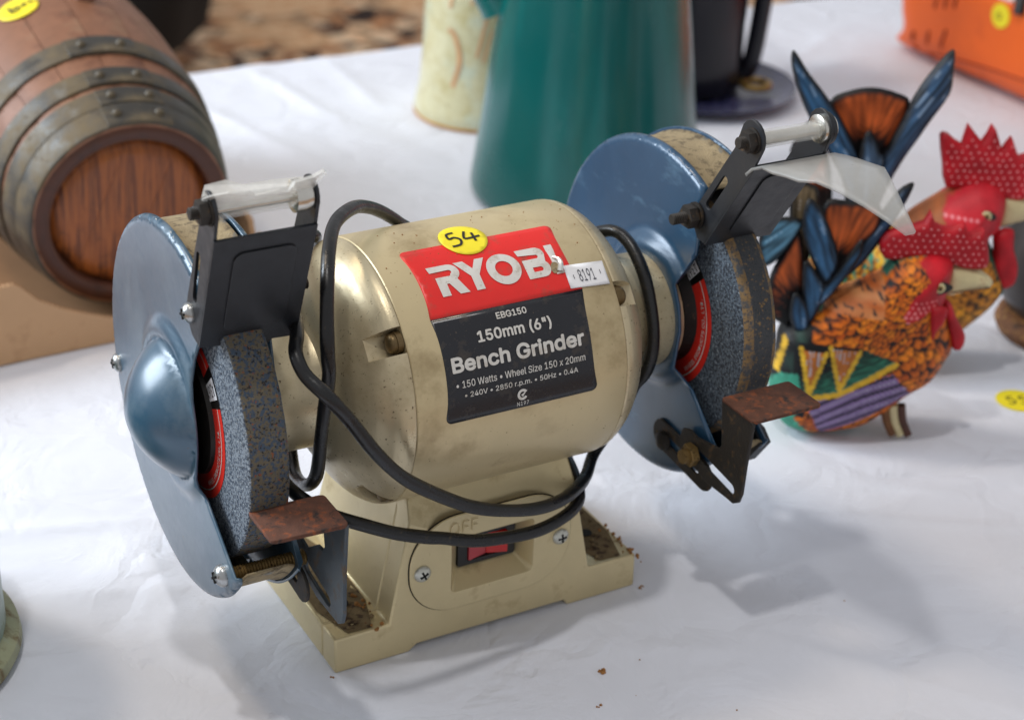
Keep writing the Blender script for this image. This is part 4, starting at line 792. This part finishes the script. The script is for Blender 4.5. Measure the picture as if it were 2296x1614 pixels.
# ---- navy coffee pot on its saucer ---------------------------------------------
SC = (604, 641)
pot('b', '', [(.2, 52), (3, 60), (9, 84), (12, 91), (13.6, 91.5), (12.6, 88), (8, 66), (6, 40), (6, .02)], SC).build('saucer', 'spatter', None, smooth=40)
tag(bpy.data.objects['saucer'], 'dark blue spattered saucer under the navy pot', 'saucer')
NP = thing('coffee_pot', 'tall navy-black glazed pot standing on the spattered saucer', 'pot', (588, 650, 7))
pot('b', '', [(8, 40), (9, 52), (14, 55), (30, 54), (70, 54), (130, 57), (190, 61), (230, 64), (232, 62), (190, 58), (30, 50), (20, .02)], (592, 654)).build('pot_body', 'navy', NP, smooth=40)
mb = MB(); q = lambda a, z: Vector((592, 654, 0)) + Vector((0.80, -0.60, 0)) * a + Vector((0, 0, z)); mb.tube([q(50, 20), q(62, 34), q(68, 90), q(70, 140), q(64, 210)], 9, 12, 0, 8); mb.build('pot_handle', 'navy', NP, smooth=60)
mb = MB(); V = []; 
mb.tube([(640 + 13 * math.cos(R_(a)), 603 + 13 * math.sin(R_(a)), 17) for a in range(0, 361, 20)], 3.6, 10, 0, 3); tag(mb.build('brass_ring', 'brass', None, smooth=60), 'small brass ring lying on the blue spattered saucer', 'ring')
# ---- orange power tool -----------------------------------------------------------
OT = thing('orange_tool', 'orange plastic power tool body with vent slots at the table edge', 'power tool', (950, 590, 0))
prof = smooth_poly([(688, 9), (686, 17), (680, 24), (677, 30), (680, 38), (683, 50), (686, 84), (668, 108), (600, 122), (500, 126), (400, 120), (360, 90), (356, 40), (372, 8), (430, .6), (520, .6), (620, .6), (656, .6), (676, 2.4)], 5)
V, F = tri2d(prof, [], 5); A = np.array(V); d = edge_dist(A, prof); tk = 44 * np.sqrt(np.maximum(0, 1 - (1 - np.minimum(d / 40, 1)) ** 2)); n = len(V); OX = 905
mb = MB(); mb.add([(OX - t_, p[0], p[1]) for p, t_ in zip(V, tk)] + [(OX + t_, p[0], p[1]) for p, t_ in zip(V, tk)], list(F) + [tuple(i + n for i in f) for f in F]); mb.build('tool_body', 'orange', OT, smooth=50)
def osurf(y, z): i = np.argmin(np.hypot(A[:, 0] - y, A[:, 1] - z)); return OX - tk[i]
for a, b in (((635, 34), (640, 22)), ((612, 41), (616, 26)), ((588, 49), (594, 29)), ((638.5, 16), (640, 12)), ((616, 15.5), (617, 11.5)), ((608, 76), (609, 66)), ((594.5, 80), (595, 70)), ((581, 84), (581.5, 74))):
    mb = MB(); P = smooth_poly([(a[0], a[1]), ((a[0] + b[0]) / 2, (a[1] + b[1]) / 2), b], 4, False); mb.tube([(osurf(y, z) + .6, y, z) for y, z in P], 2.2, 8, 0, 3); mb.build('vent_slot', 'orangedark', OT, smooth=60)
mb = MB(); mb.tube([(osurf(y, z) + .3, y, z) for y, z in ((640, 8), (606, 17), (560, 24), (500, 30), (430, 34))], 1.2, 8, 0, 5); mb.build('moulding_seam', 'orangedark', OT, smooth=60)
xs_ = osurf(516, 84) - .8
mb = MB(); mb.plate(circle(516, 84, 12, 30), [], lambda u, v, w_: (w_, u, v), xs_ - .6, xs_ + .6); OS = mb.build('lot_sticker', 'yellow', OT, smooth=0)
mb = MB(); mb.sheet(strokes([[(518, 87), (520, 83), (516, 81), (515, 86)]], 1.4), lambda u, v: (xs_ - .9, u, v)); mb.build('handwriting', 'ink', OS, smooth=0)
mb = MB(); mb.plate(rrect(505, 560, 99, 112, 5), [], lambda u, v, w_: (w_ , u, v), osurf(530, 98) - .4, osurf(530, 98) + 2); mb.build('pale_badge', 'pale', OT, smooth=0)
mb = MB(); mb.tube([(868, 500, 116), (861, 494, 100), (859, 492, 92)], 6, 10, 0, 4); mb.build('black_lever', 'greyplastic', OT, smooth=60)
# ---- dark pot at the right, grey-green tin at the left ------------------------------
DP = thing('dark_pot', 'dark pewter-brown round pot with woven base at the right edge', 'pot', (548, 92, 0))
pot('b', '', [(16, 40), (20, 47), (34, 56), (52, 59), (72, 57), (96, 48), (120, 38), (136, 36), (138, 32), (60, 40), (20, .02)], (556, 96), 64).build('pot_body', 'darkpot', DP, smooth=40)
pot('b', '', [(.3, 42), (2, 48), (8, 51), (14, 49), (18, 44), (18, .02)], (550, 92), 64).build('woven_base', 'wicker', DP, smooth=40)
TN = thing('green_tin', 'grey-green enamel tin with rusty foot at the lower left corner', 'tin', (-303, 77, 0))
pot('b', '', [(13, 71), (16, 71.6), (60, 71), (100, 71), (140, 72), (141, 69), (60, 68), (14, .02)], (-303, 77), 96).build('tin_body', 'tin', TN, smooth=40)
pot('b', '', [(.3, 72), (1, 77), (5, 79), (10, 78), (13, 74), (15, 71), (12, .02)], (-303, 77), 96).build('tin_foot', 'tinbase', TN, smooth=40)
# ---- sticker lying on the cloth ------------------------------------------------------
mb = MB(); mb.plate(circle(446, 28, 15, 40), [], lambda u, v, w_: (u, v, w_), .3, .55); TS = mb.build('lot_sticker', 'yellow', None, smooth=0); tag(TS, 'round yellow sticker with handwritten number lying on the white tablecloth', 'sticker')
ex, ey = Vector((0.8746, -0.4849)), Vector((0.4849, 0.8746))
def tst(u, v): p = Vector((446, 28)) + ex * u + ey * v; return (p.x, p.y, .7)
mb = MB(); mb.sheet(strokes([[(-3.4, 5), (-7.0, 3.6), (-6.4, .4), (-3.6, .8), (-2.2, -2.4), (-4.2, -5), (-7.4, -4.6)], [(5, 6), (1.6, 4.8), (2, 1.8), (4.8, 1.8), (6.2, -1.6), (4.4, -4.2), (1, -3.8)]], 1.3), tst); mb.build('handwriting', 'ink', TS, smooth=0)
# ---- crumbs ----------------------------------------------------------------------------
mb = MB()
def crumb(x, y, z, r): mb.revolve([(-r * .8, .02), (-r * .3, r * random.uniform(.6, 1)), (r * .3, r * random.uniform(.6, 1)), (r * .8, .02)], (x, y, z + r * .35), (random.uniform(-.6, .6), random.uniform(-.6, .6), 1), 6)
for (x, y, r, n) in ((35.9, -99.4, 1.5, 5), (17, -125, 1, 3), (94, -46, .9, 5), (-94, -44, .8, 3)):
    for k in range(n): cx_, cy_ = x + random.gauss(0, 1.2), y + random.gauss(0, 1.0); crumb(cx_, cy_, cloth_z(cx_, cy_), r * random.uniform(.4, 1.1))
for k in range(9): cx_, cy_ = random.uniform(-220, 330), random.uniform(-190, -60); crumb(cx_, cy_, cloth_z(cx_, cy_), random.uniform(.25, .6))
mb.build('crumbs', 'crumb', None, smooth=0)['kind'] = 'stuff'
mb = MB()
for k in range(20): crumb(90 + random.gauss(0, 1.6), -34 + random.gauss(0, 9), 21.2, random.uniform(.5, 1.5))
for k in range(16): crumb(-66 + random.gauss(0, 2.5), -24 + random.gauss(0, 9), 21.2, random.uniform(.6, 1.6))
for k in range(60): a = R_(random.uniform(60, 100)); crumb(random.uniform(-54, 56), -RM * math.cos(a), H + RM * math.sin(a), random.uniform(.2, .5))
o = mb.build('sawdust_crumbs', 'crumb', G, smooth=0); o['kind'] = 'stuff'
# ---- black cloth bag on the floor behind the table ------------------------------------
mb = MB(); mb.revolve([(0, 120), (20, 150), (60, 205), (110, 255), (300, 300), (560, 330), (820, 330), (1000, 290), (1060, .02)], (700, 3080, -740), (0.02, 0, 1), 40, rfun=lambda t, r, a: r * (1 + .07 * math.sin(R_(a * 5)) + .05 * math.sin(R_(a * 3 + t * .3)))); tag(mb.build('black_bag', 'bag', None, smooth=60), 'large black cloth bag standing on the carpet behind the barrel', 'bag')

# ================================================================== CARVED ROOSTERS
RE = np.array([0.87456, -0.48491]); RN = np.array([0.48491, 0.87456])
def c_(*rgb): return np.array(lin(rgb)[:3])
ORANGE, BLACKG, BLUE, RED, TEALG, YEL, PURP, RUSTO = c_(214, 112, 24), c_(12, 12, 14), c_(62, 110, 152), c_(200, 26, 40), c_(64, 158, 130), c_(222, 176, 48), c_(132, 108, 156), c_(196, 92, 40)
def nz(u, v, s, k=0): return noise.noise(Vector((u * s, v * s, k)))
def scale_col(u, z, rot=-35, w=6.4, h=4.0, cols=(ORANGE, c_(176, 74, 16))):
    """overlapping brushed fish scales: the uppermost dab wins, black crescent round each"""
    r = R_(rot + 16 * nz(u, z, .02, 3)); a = u * math.cos(r) - z * math.sin(r) + 1.4 * nz(u, z, .11); b = u * math.sin(r) + z * math.cos(r) + 1.4 * nz(u, z, .11, 7); R0 = math.floor(b / h)
    for row in (R0 + 2, R0 + 1, R0, R0 - 1):
        C0 = math.floor(a / w - .5 * (row % 2)); hit = None
        for cl in (C0 - 1, C0, C0 + 1):
            j1, j2, j3 = noise.noise(Vector((row * 1.37, cl * 2.11, .3))), noise.noise(Vector((row * 2.7, cl * 1.3, 4.1))), noise.noise(Vector((row * .9, cl * 3.3, 9.2)))
            da = a - (cl + .5 + .5 * (row % 2) + .3 * j1) * w; db = b - (row + .35 * j2) * h; rho = w * (.62 + .12 * j3); dq = db + .8 * j1 * da; d = math.hypot(da * 1.1, dq * .98) / rho
            if d < 1 and (hit is None or d < hit[0]): hit = (d, j3, db / rho, da / rho)
        if hit:
            d, j3, db, da = hit; tt = .5 - .5 * db + .30 * nz(a * 1.2, b * .4, .8); k = min(1, max(0, (tt - .38) / .34)) * min(1, max(0, (.97 - d) / .10)); q = min(1, max(0, .5 + .9 * j3 - .35 * db)); st = 1 + .35 * nz(a * 1.1, b * .25, 1.0)
            return BLACKG * (1 - k) + (cols[0] * q + cols[1] * (1 - q) + (c_(120, 90, 10) * .5 if j3 > .18 else 0)) * k * st
    return BLACKG
def seg_d(p, a, b):
    a, b, p = np.array(a), np.array(b), np.array(p); ab = b - a; t = np.clip((p - a) @ ab / (ab @ ab), 0, 1); return np.hypot(*(p - a - t * ab))
def pl_d(p, L): return min(seg_d(p, L[i], L[i + 1]) for i in range(len(L) - 1))
def pillow(name, O, outline, T, width, parent, colf, w0=0.0, grid=2.0, sub=4, sharp=False, flat=0.0, mat='paint', lean=0.0):
    P = outline if sharp else smooth_poly(outline, sub); V, F = tri2d(P, [], grid); A = np.array(V); d = edge_dist(A, P)
    t = T * np.sqrt(np.maximum(0, 1 - (1 - np.minimum(d / width, 1)) ** 2)); n = len(V); zm = A[:, 1].min()
    def p3(p, w_): q = O + RE * p[0] + RN * (w_ + w0 + lean * (p[1] - zm)); return (q[0], q[1], p[1])
    mb = MB(); mb.add([p3(p, -x - flat) for p, x in zip(V, t)] + [p3(p, x + flat) for p, x in zip(V, t)], list(F) + [tuple(i + n for i in f) for f in F])
    if flat:
        bd_ = [i for i in range(n) if d[i] < 1e-4]
        order = []; m = len(P); Q = np.array(P); mb.add([p3(p, -flat) for p in P] + [p3(p, flat) for p in P], [(i, (i + 1) % m, (i + 1) % m + m, i + m) for i in range(m)])
    cols = None
    if colf:
        C = np.array([colf(p[0], p[1], dd) for p, dd in zip(V, d)]); cc = np.concatenate([C, C] + ([np.array([colf(p[0], p[1], 0) for p in P])] * 2 if flat else [])); cols = np.concatenate([cc, np.ones((len(cc), 1))], 1)
    return mb.build(name, mat, parent, smooth=60, colors=cols, weld=False if colf else True)
def feather_col(col, axis, edge=2.8, tip=None):
    ax = R_(axis)
    def f(u, z, d):
        q = nz((u * math.cos(ax) + z * math.sin(ax)) * .045, (-u * math.sin(ax) + z * math.cos(ax)) * .42, 1.0); c = col * (0.62 + 1.0 * max(-.6, q)) + (c_(190, 200, 205) * .3 if q > .40 else 0)
        k = min(1, max(0, (d - edge * .5) / edge)); return BLACKG * (1 - k) + c * k
    return f
def fan_col(u0, z0):
    def f(u, z, d):
        a = math.atan2(z - z0, u - u0); r = math.hypot(u - u0, z - z0); q = noise.noise(Vector((a * 14, r * .05, 2))); k = min(1, max(0, (d - 2.2) / 2.2)); inner = min(1, max(0, (r - 18 + 10 * q) / 14))
        c = RUSTO * max(.2, .75 + .9 * q); return BLACKG * (1 - k * inner) + c * k * inner
    return f
def comb_col(u, z, d):
    fu, fz = (u / 4.4 + .5 * (math.floor(z / 3.8) % 2)) % 1 - .5, (z / 3.8) % 1 - .5; k = 1 if math.hypot(fu * 4.4, fz * 3.8) < .85 else 0
    return RED * (.72 + .25 * nz(u, z, .09))
def red_col(u, z, d): return RED * (.75 + .35 * nz(u, z, .1))
def dots(O, parent, outline, w_, T=0, width=5, step=4.6, r=.62, keep=None):
    P = np.array(smooth_poly(outline, 2)); lo, hi = P.min(0), P.max(0); g = []
    for j in range(int((hi[1] - lo[1]) / (step * .86)) + 1):
        for i in range(int((hi[0] - lo[0]) / step) + 1): g.append((lo[0] + (i + .5 * (j % 2)) * step + random.gauss(0, .35), lo[1] + j * step * .86 + random.gauss(0, .35)))
    g = np.array(g); d = edge_dist(g, P); g = g[inside(g, P) & (d > 1.6)]; d = edge_dist(g, P); mb = MB()
    for (u, z), dd in zip(g, d):
        if keep and not keep(u, z): continue
        t = T * math.sqrt(max(0, 1 - (1 - min(dd / width, 1)) ** 2)); q = O + RE * u + RN * (w_ - t); mb.revolve([(0, r), (.25, r * .8), (.3, .02)], (q[0], q[1], z), (-RN[0], -RN[1], 0), 7)
    mb.build('paint_dots', 'pinkdot', parent, smooth=60)['kind'] = 'stuff'
def eye(O, parent, u, z, w_, s=1.0):
    def disc(r, dw, col, name, mat):
        q = O + RE * u + RN * (w_ - dw); mb = MB(); mb.revolve([(0, r), (.6, r * .9), (.9, .02)], (q[0], q[1], z), (-RN[0], -RN[1], 0), 20); mb.build(name, mat, parent, smooth=60)
    disc(3.4 * s, 0, 0, 'eye', 'beak'); disc(1.9 * s, .7, 0, 'iris', 'brass'); disc(1.0 * s, 1.3, 0, 'pupil', 'ink')
def oval(O, parent, pts, w_, name, mat):
    mb = MB(); mb.plate(pts, [], lambda u, v, k: (lambda q: (q[0], q[1], v))(O + RE * u + RN * (w_ + k)), -.4, .4); return mb.build(name, mat, parent, smooth=0)
# -- front rooster
O1 = np.array([292.0, 60.0])
R1 = thing('carved_rooster', 'smaller front carved rooster, painted orange scales and purple wing, by the right wheel', 'rooster', (O1[0] + 20, O1[1] - 10, 0), 'painted carved roosters')
body = [(77.7, 119), (74.2, 127.4), (61.4, 129.8), (46.3, 127.2), (39.2, 122.8), (32.7, 113.2), (19.6, 105.9), (4.9, 98.4), (-3.5, 89.5), (-18.2, 80.2), (-26.7, 71.2), (-27.8, 51.6), (-29.5, 37.1), (-27.6, 26.3), (-20.1, 8.1), (-8, 1.5), (8.3, 1.1), (32, 6.3), (48.4, 18), (59.7, 29.4), (74.2, 40.8), (82.2, 57.3), (84.8, 66.3), (81.2, 82), (76, 94.1), (75.7, 101)]
face = [(60.1, 117.6), (54.0, 126.2), (63, 131), (76.5, 128), (80.1, 114.8), (79.3, 101), (73.9, 97.5), (64.3, 98.8), (55.7, 93.3), (48.2, 90.5), (45.3, 94.7), (50.7, 107)]
wing = [(-16.4, 71.5), (4.8, 73), (22.2, 72.6), (44.4, 63.4), (44.2, 61.3), (28.2, 50), (11.9, 39.5), (-9.3, 35.1)]
wyl = [(-9.3, 35.1), (11.9, 39.5), (28.2, 50), (44.6, 61.6)]
purp = [(-8, 32), (43.8, 55), (60, 37), (4, 6)]
tlow = [(-31, 33.5), (-25.7, 47), (-14.9, 51), (-11.6, 34), (-14, 18), (3, 0), (-22, 0)]
Vs = [[(-14.5, 68.1), (-7.2, 37.9), (.6, 67.7)], [(3.3, 71.3), (11.5, 42.2), (21.7, 70.2)], [(-23.5, 71), (-26.6, 48)]]
def pin(p, poly): return bool(inside(np.array([p]), poly)[0])
def body_col(u, z, d):
    p = (u, z)
    if pin(p, face):
        fu, fz = (u / 3.6 + .5 * (math.floor(z / 3.2) % 2)) % 1 - .5, (z / 3.2) % 1 - .5
        if u < 66 and z < 106 and math.hypot(fu * 3.6, fz * 3.2) < .8: return c_(240, 140, 140)
        return RED * (.8 + .35 * nz(u, z, .1))
    for v in Vs:
        dd = pl_d(p, v)
        if dd < 1.35: return YEL * (.85 + .4 * nz(u, z, .2))
    if pl_d(p, wyl) < 2.0: return YEL * (.9 + .25 * nz(u, z, .2))
    if pin(p, [(-14.5, 68.1), (-7.2, 37.9), (.6, 67.7)]) or pin(p, [(3.3, 71.3), (11.5, 42.2), (21.7, 70.2)]): q = nz(u * .9, z * .1, 1.0); return c_(206, 120, 50) * (.7 + .5 * q) if q < .3 else c_(170, 170, 176)
    if pin(p, wing):
        q = nz(u * .35, (z - .5 * u) * .9, .6); g = min(1, max(0, (58 - z + .55 * u) / 26 + .5 * q)); return BLACKG * (1 - g) + c_(48, 124, 98) * g * (.8 + .5 * q)
    if pin(p, purp):
        t = (z - .47 * u) + .004 * (u - 25) ** 2; k = (t / 8.2) % 1; s = nz(u * .05, t * .9, 1.0)
        if k < .24: return BLACKG
        return PURP * (.55 + .5 * s + .4 * k) if not (.58 < k < .66) else c_(170, 164, 184)
    if pin(p, tlow): return TEALG * (.8 + .35 * nz(u * .2, z * .05, 2.0))
    if u < -8 and z > 20: return BLACKG + c_(40, 70, 60) * max(0, nz(u * .3, z * .06, 1.0))
    if z > 92 and u < 34: k = min(1, max(0, .5 + .8 * nz(u * .5 + z * .3, z * .9, .22))); c = c_(206, 138, 86) * k + c_(176, 86, 32) * (1 - k); return c if nz(u * .6 + z * .4, z * .8, .5) < .28 else c_(60, 50, 44)
    if d < 1.0: return c_(40, 110, 90)
    return scale_col(u, z)
pillow('rooster_body', O1, body, 26, 30, R1, body_col, grid=1.15)
comb = [(34.1, 124), (29.8, 133), (33.5, 141), (43.8, 145.6), (55.4, 149.2), (58.5, 156.5), (62.6, 148.5), (72, 146.0), (80.2, 150.6), (84.0, 142), (93.2, 145.6), (96.4, 137), (99.2, 125.8), (97.2, 119.5), (84.8, 119), (76, 122), (61.4, 126), (46.3, 124)]
pillow('comb', O1, comb, 4, 5, R1, comb_col, flat=2.0, grid=1.5, sub=2)
dots(O1, R1, comb, -2.0, 4, 5)
pillow('beak', O1, [(76, 119.4), (91, 119), (99.4, 115), (104, 110.6), (103.1, 106.3), (90.1, 103.6), (76, 99.6), (73, 109.6)], 8, 9, R1, None, mat='beak')
mb = MB(); q0 = [O1 + RE * u + RN * -7.2 for u in (78, 92, 101)]; mb.tube([(q[0], q[1], z) for q, z in zip(q0, (104.5, 107, 108.6))], .6, 6); mb.build('beak_line', 'wicker', R1)
pillow('wattle', O1, [(72.9, 99.2), (77.8, 98), (84.3, 85.7), (90.6, 75.3), (90.4, 66.5), (85.1, 64.5), (80.3, 73.2), (76, 85.4)], 5, 5, R1, comb_col, w0=-7)
pillow('wattle', O1, [(62.9, 99.7), (72.8, 100), (72.6, 90.5), (68.9, 83.4), (66.9, 75.4), (64.2, 79.7), (62.9, 91.9)], 4, 4, R1, comb_col, w0=-20)
oval(O1, R1, chaikin([(56, 107.5), (66, 118), (76, 114.5), (72, 110), (62, 107)], 3), -19.6, 'eye_patch', 'ink'); eye(O1, R1, 66.5, 113.2, -20.2)
TF = [('fan', [(-8, 155.3), (8.3, 160.2), (27.3, 158.2), (27.9, 141.6), (15.3, 125.8), (6.3, 98), (-3, 100)], fan_col(2, 108), 2, 3.5), ('fan', [(-21, 141.6), (-30.7, 126), (-37, 105.6), (-32.3, 82), (-18.3, 78), (-13.3, 104)], fan_col(-13, 86), -3, 4),
      ('blue', [(-19, 164.8), (-9.7, 156.9), (-.5, 139), (4.3, 122.3), (-2.9, 108.1), (-12.2, 123.2), (-21, 145)], feather_col(BLUE, 110), -8, 3.4), ('blue', [(16.6, 140), (17.1, 127.9), (8.9, 111.3), (-3.1, 93.7), (-13, 86), (-10.9, 101.8), (-.9, 112), (8.3, 126)], feather_col(BLUE, 55), -9, 3),
      ('blue', [(47, 172.3), (39, 149.3), (24.1, 121), (9.5, 104.2), (-4.1, 88.3), (11.7, 115.9), (26.3, 147.7), (37.4, 167.9)], feather_col(c_(52, 86, 122), 55), 3, 3), ('blue', [(-46, 137), (-39.3, 149.6), (-20.5, 149.2), (-22.6, 138.8), (-33.3, 121.3), (-42.5, 118.1)], feather_col(c_(110, 166, 196), 40), -4, 3.4),
      ('blue', [(-17.5, 123.6), (-5.1, 111.8), (-2.5, 101.3), (-7.3, 84), (-13.3, 84)], feather_col(BLUE, 100), -10, 3), ('blue', [(-21.4, 103), (-12.4, 95.3), (-9.5, 80), (-17.8, 76), (-22.9, 88)], feather_col(c_(64, 112, 156), 100), -11, 3), ('dark', [(-28, 166), (-16, 170), (-10, 160), (-12, 120), (-20, 84), (-24, 120)], feather_col(c_(150, 128, 96), 95, 2.6), 4, 3)]
for k, (nm, P, cf, w_, T) in enumerate(TF): pillow('tail_feather', O1, P, T, T * 1.6, R1, cf, w0=w_, grid=1.5)
for du in (-6, -1, 4):      # short toes under the breast
    q = O1 + RE * (55 + du) + RN * -9; mb = MB(); mb.tube([(q[0] - 2, q[1] + 2, 24), (q[0], q[1], 12), (q[0] + 3, q[1] - 4, 3.2)], lambda t: 3.4 - .8 * t, 10); mb.build('toe', ['wicker', 'beak', 'chime'][(du + 6) // 5], R1)
# -- back rooster
O2 = np.array([340.5, 143.5])
R2 = thing('carved_rooster', 'larger rear carved rooster with bright red dotted comb and V-shaped tail feathers', 'rooster', (O2[0] + 50, O2[1] - 20, 0), 'painted carved roosters')
body2 = [(131, 127.2), (124.3, 137.7), (110.4, 141.7), (97.8, 136.8), (85.8, 127.4), (70.7, 116.1), (62.1, 107), (46, 98), (32, 96), (16, 100), (4, 92), (-4, 66), (2, 32), (22, 6), (50, 1), (80, 8), (104, 22), (122, 38), (134, 52), (140, 66), (133.3, 81.7), (123.6, 99.8), (129.2, 107.3)]
face2 = [(86, 122), (93, 133), (108, 144), (124, 141), (135, 128), (134, 104), (122, 98), (104, 104), (92, 108)]
def body_col2(u, z, d):
    if pin((u, z), face2):
        fu, fz = (u / 3.8 + .5 * (math.floor(z / 3.4) % 2)) % 1 - .5, (z / 3.4) % 1 - .5
        if u < 108 and z < 124 and math.hypot(fu * 3.8, fz * 3.4) < .85: return c_(246, 160, 166)
        return c_(206, 40, 52) * (.85 + .3 * nz(u, z, .08))
    if u > 60 and z > 104: k = .5 + .5 * nz(u, z, .16); return c_(190, 104, 52) * k + c_(110, 76, 54) * (1 - k)
    if d < 5 and u > 100: return c_(30, 110, 92) * (.6 + .6 * abs(nz(u, z, .12)))
    if u < 70 and nz(u * .5, z * .12, .7) > .1: return TEALG * .8 if nz(u, z, .2) < .2 else YEL
    return scale_col(u, z, -30, 7, 4.4, (c_(214, 142, 40), c_(170, 96, 26)))
pillow('rooster_body', O2, body2, 30, 34, R2, body_col2, grid=1.9)
comb2 = [(89.8, 134.7), (85.5, 150), (80.9, 170), (86.1, 171.6), (96, 165), (98.3, 179), (109, 167), (114.2, 179), (119, 170.9), (123.4, 162.4), (128.2, 171), (134.4, 157.5), (141, 160), (146.4, 150.9), (150, 137), (142.6, 128), (130.7, 128), (118, 134), (104, 136)]
pillow('comb', O2, comb2, 4, 5, R2, lambda u, z, d: comb_col(u, z, d) * (1.12 if True else 1), flat=3.0, grid=1.7, sub=2)
dots(O2, R2, comb2, -3.0, 4, 5, 5.0, .75)
pillow('beak', O2, [(129, 130), (140.7, 129.6), (151.6, 124.8), (156.5, 119.1), (151.6, 114.5), (138.8, 110), (126, 106), (126, 118)], 9, 9, R2, None, mat='beak')
pillow('wattle', O2, [(124.7, 107.2), (137, 109), (139.6, 94.9), (144.5, 82.1), (144.2, 70.4), (136.2, 65.4), (128.5, 76), (125.4, 94.4)], 6, 6, R2, red_col, w0=-10)
oval(O2, R2, chaikin([(102, 120), (112, 129.5), (122.5, 123), (114, 119), (106, 118.5)], 3), -24.2, 'eye_patch', 'ink'); eye(O2, R2, 113, 123.8, -24.8, 1.1)
for (P, cf, w_, T) in (([(6.4, 190), (17.2, 197.3), (33, 200.4), (49.8, 197.2), (58.9, 191), (54.9, 172), (46.6, 148), (38, 100), (28, 100), (20, 150), (13.1, 170.8)], fan_col(34, 148), 4, 4), ([(-22.4, 226), (-11, 211), (2.1, 196), (15.7, 177.6), (30, 150), (30, 110), (18, 140), (-4.2, 174.9), (-15.6, 196), (-23, 216)], feather_col(BLUE, 125), -3, 4.5),
                       ([(80.4, 230), (83, 212), (82.1, 198.4), (70.5, 176.5), (54, 143), (40, 100), (34, 112), (41, 150), (46.7, 163), (55.7, 186), (58.6, 196), (67.1, 213)], feather_col(c_(66, 98, 132), 57, 3.0), -2, 7), ([(33.4, 174.2), (40.7, 161.1), (45.5, 148), (36, 100), (28, 120), (28.4, 164.3)], feather_col(c_(86, 118, 150), 95), -6, 3.4),
                       ([(-4, 176), (-12, 168), (-16, 150), (4, 116), (16, 110), (10, 150)], fan_col(14, 112), 2, 4)):
    pillow('tail_feather', O2, P, T, T * 1.6, R2, cf, w0=w_, grid=1.8)
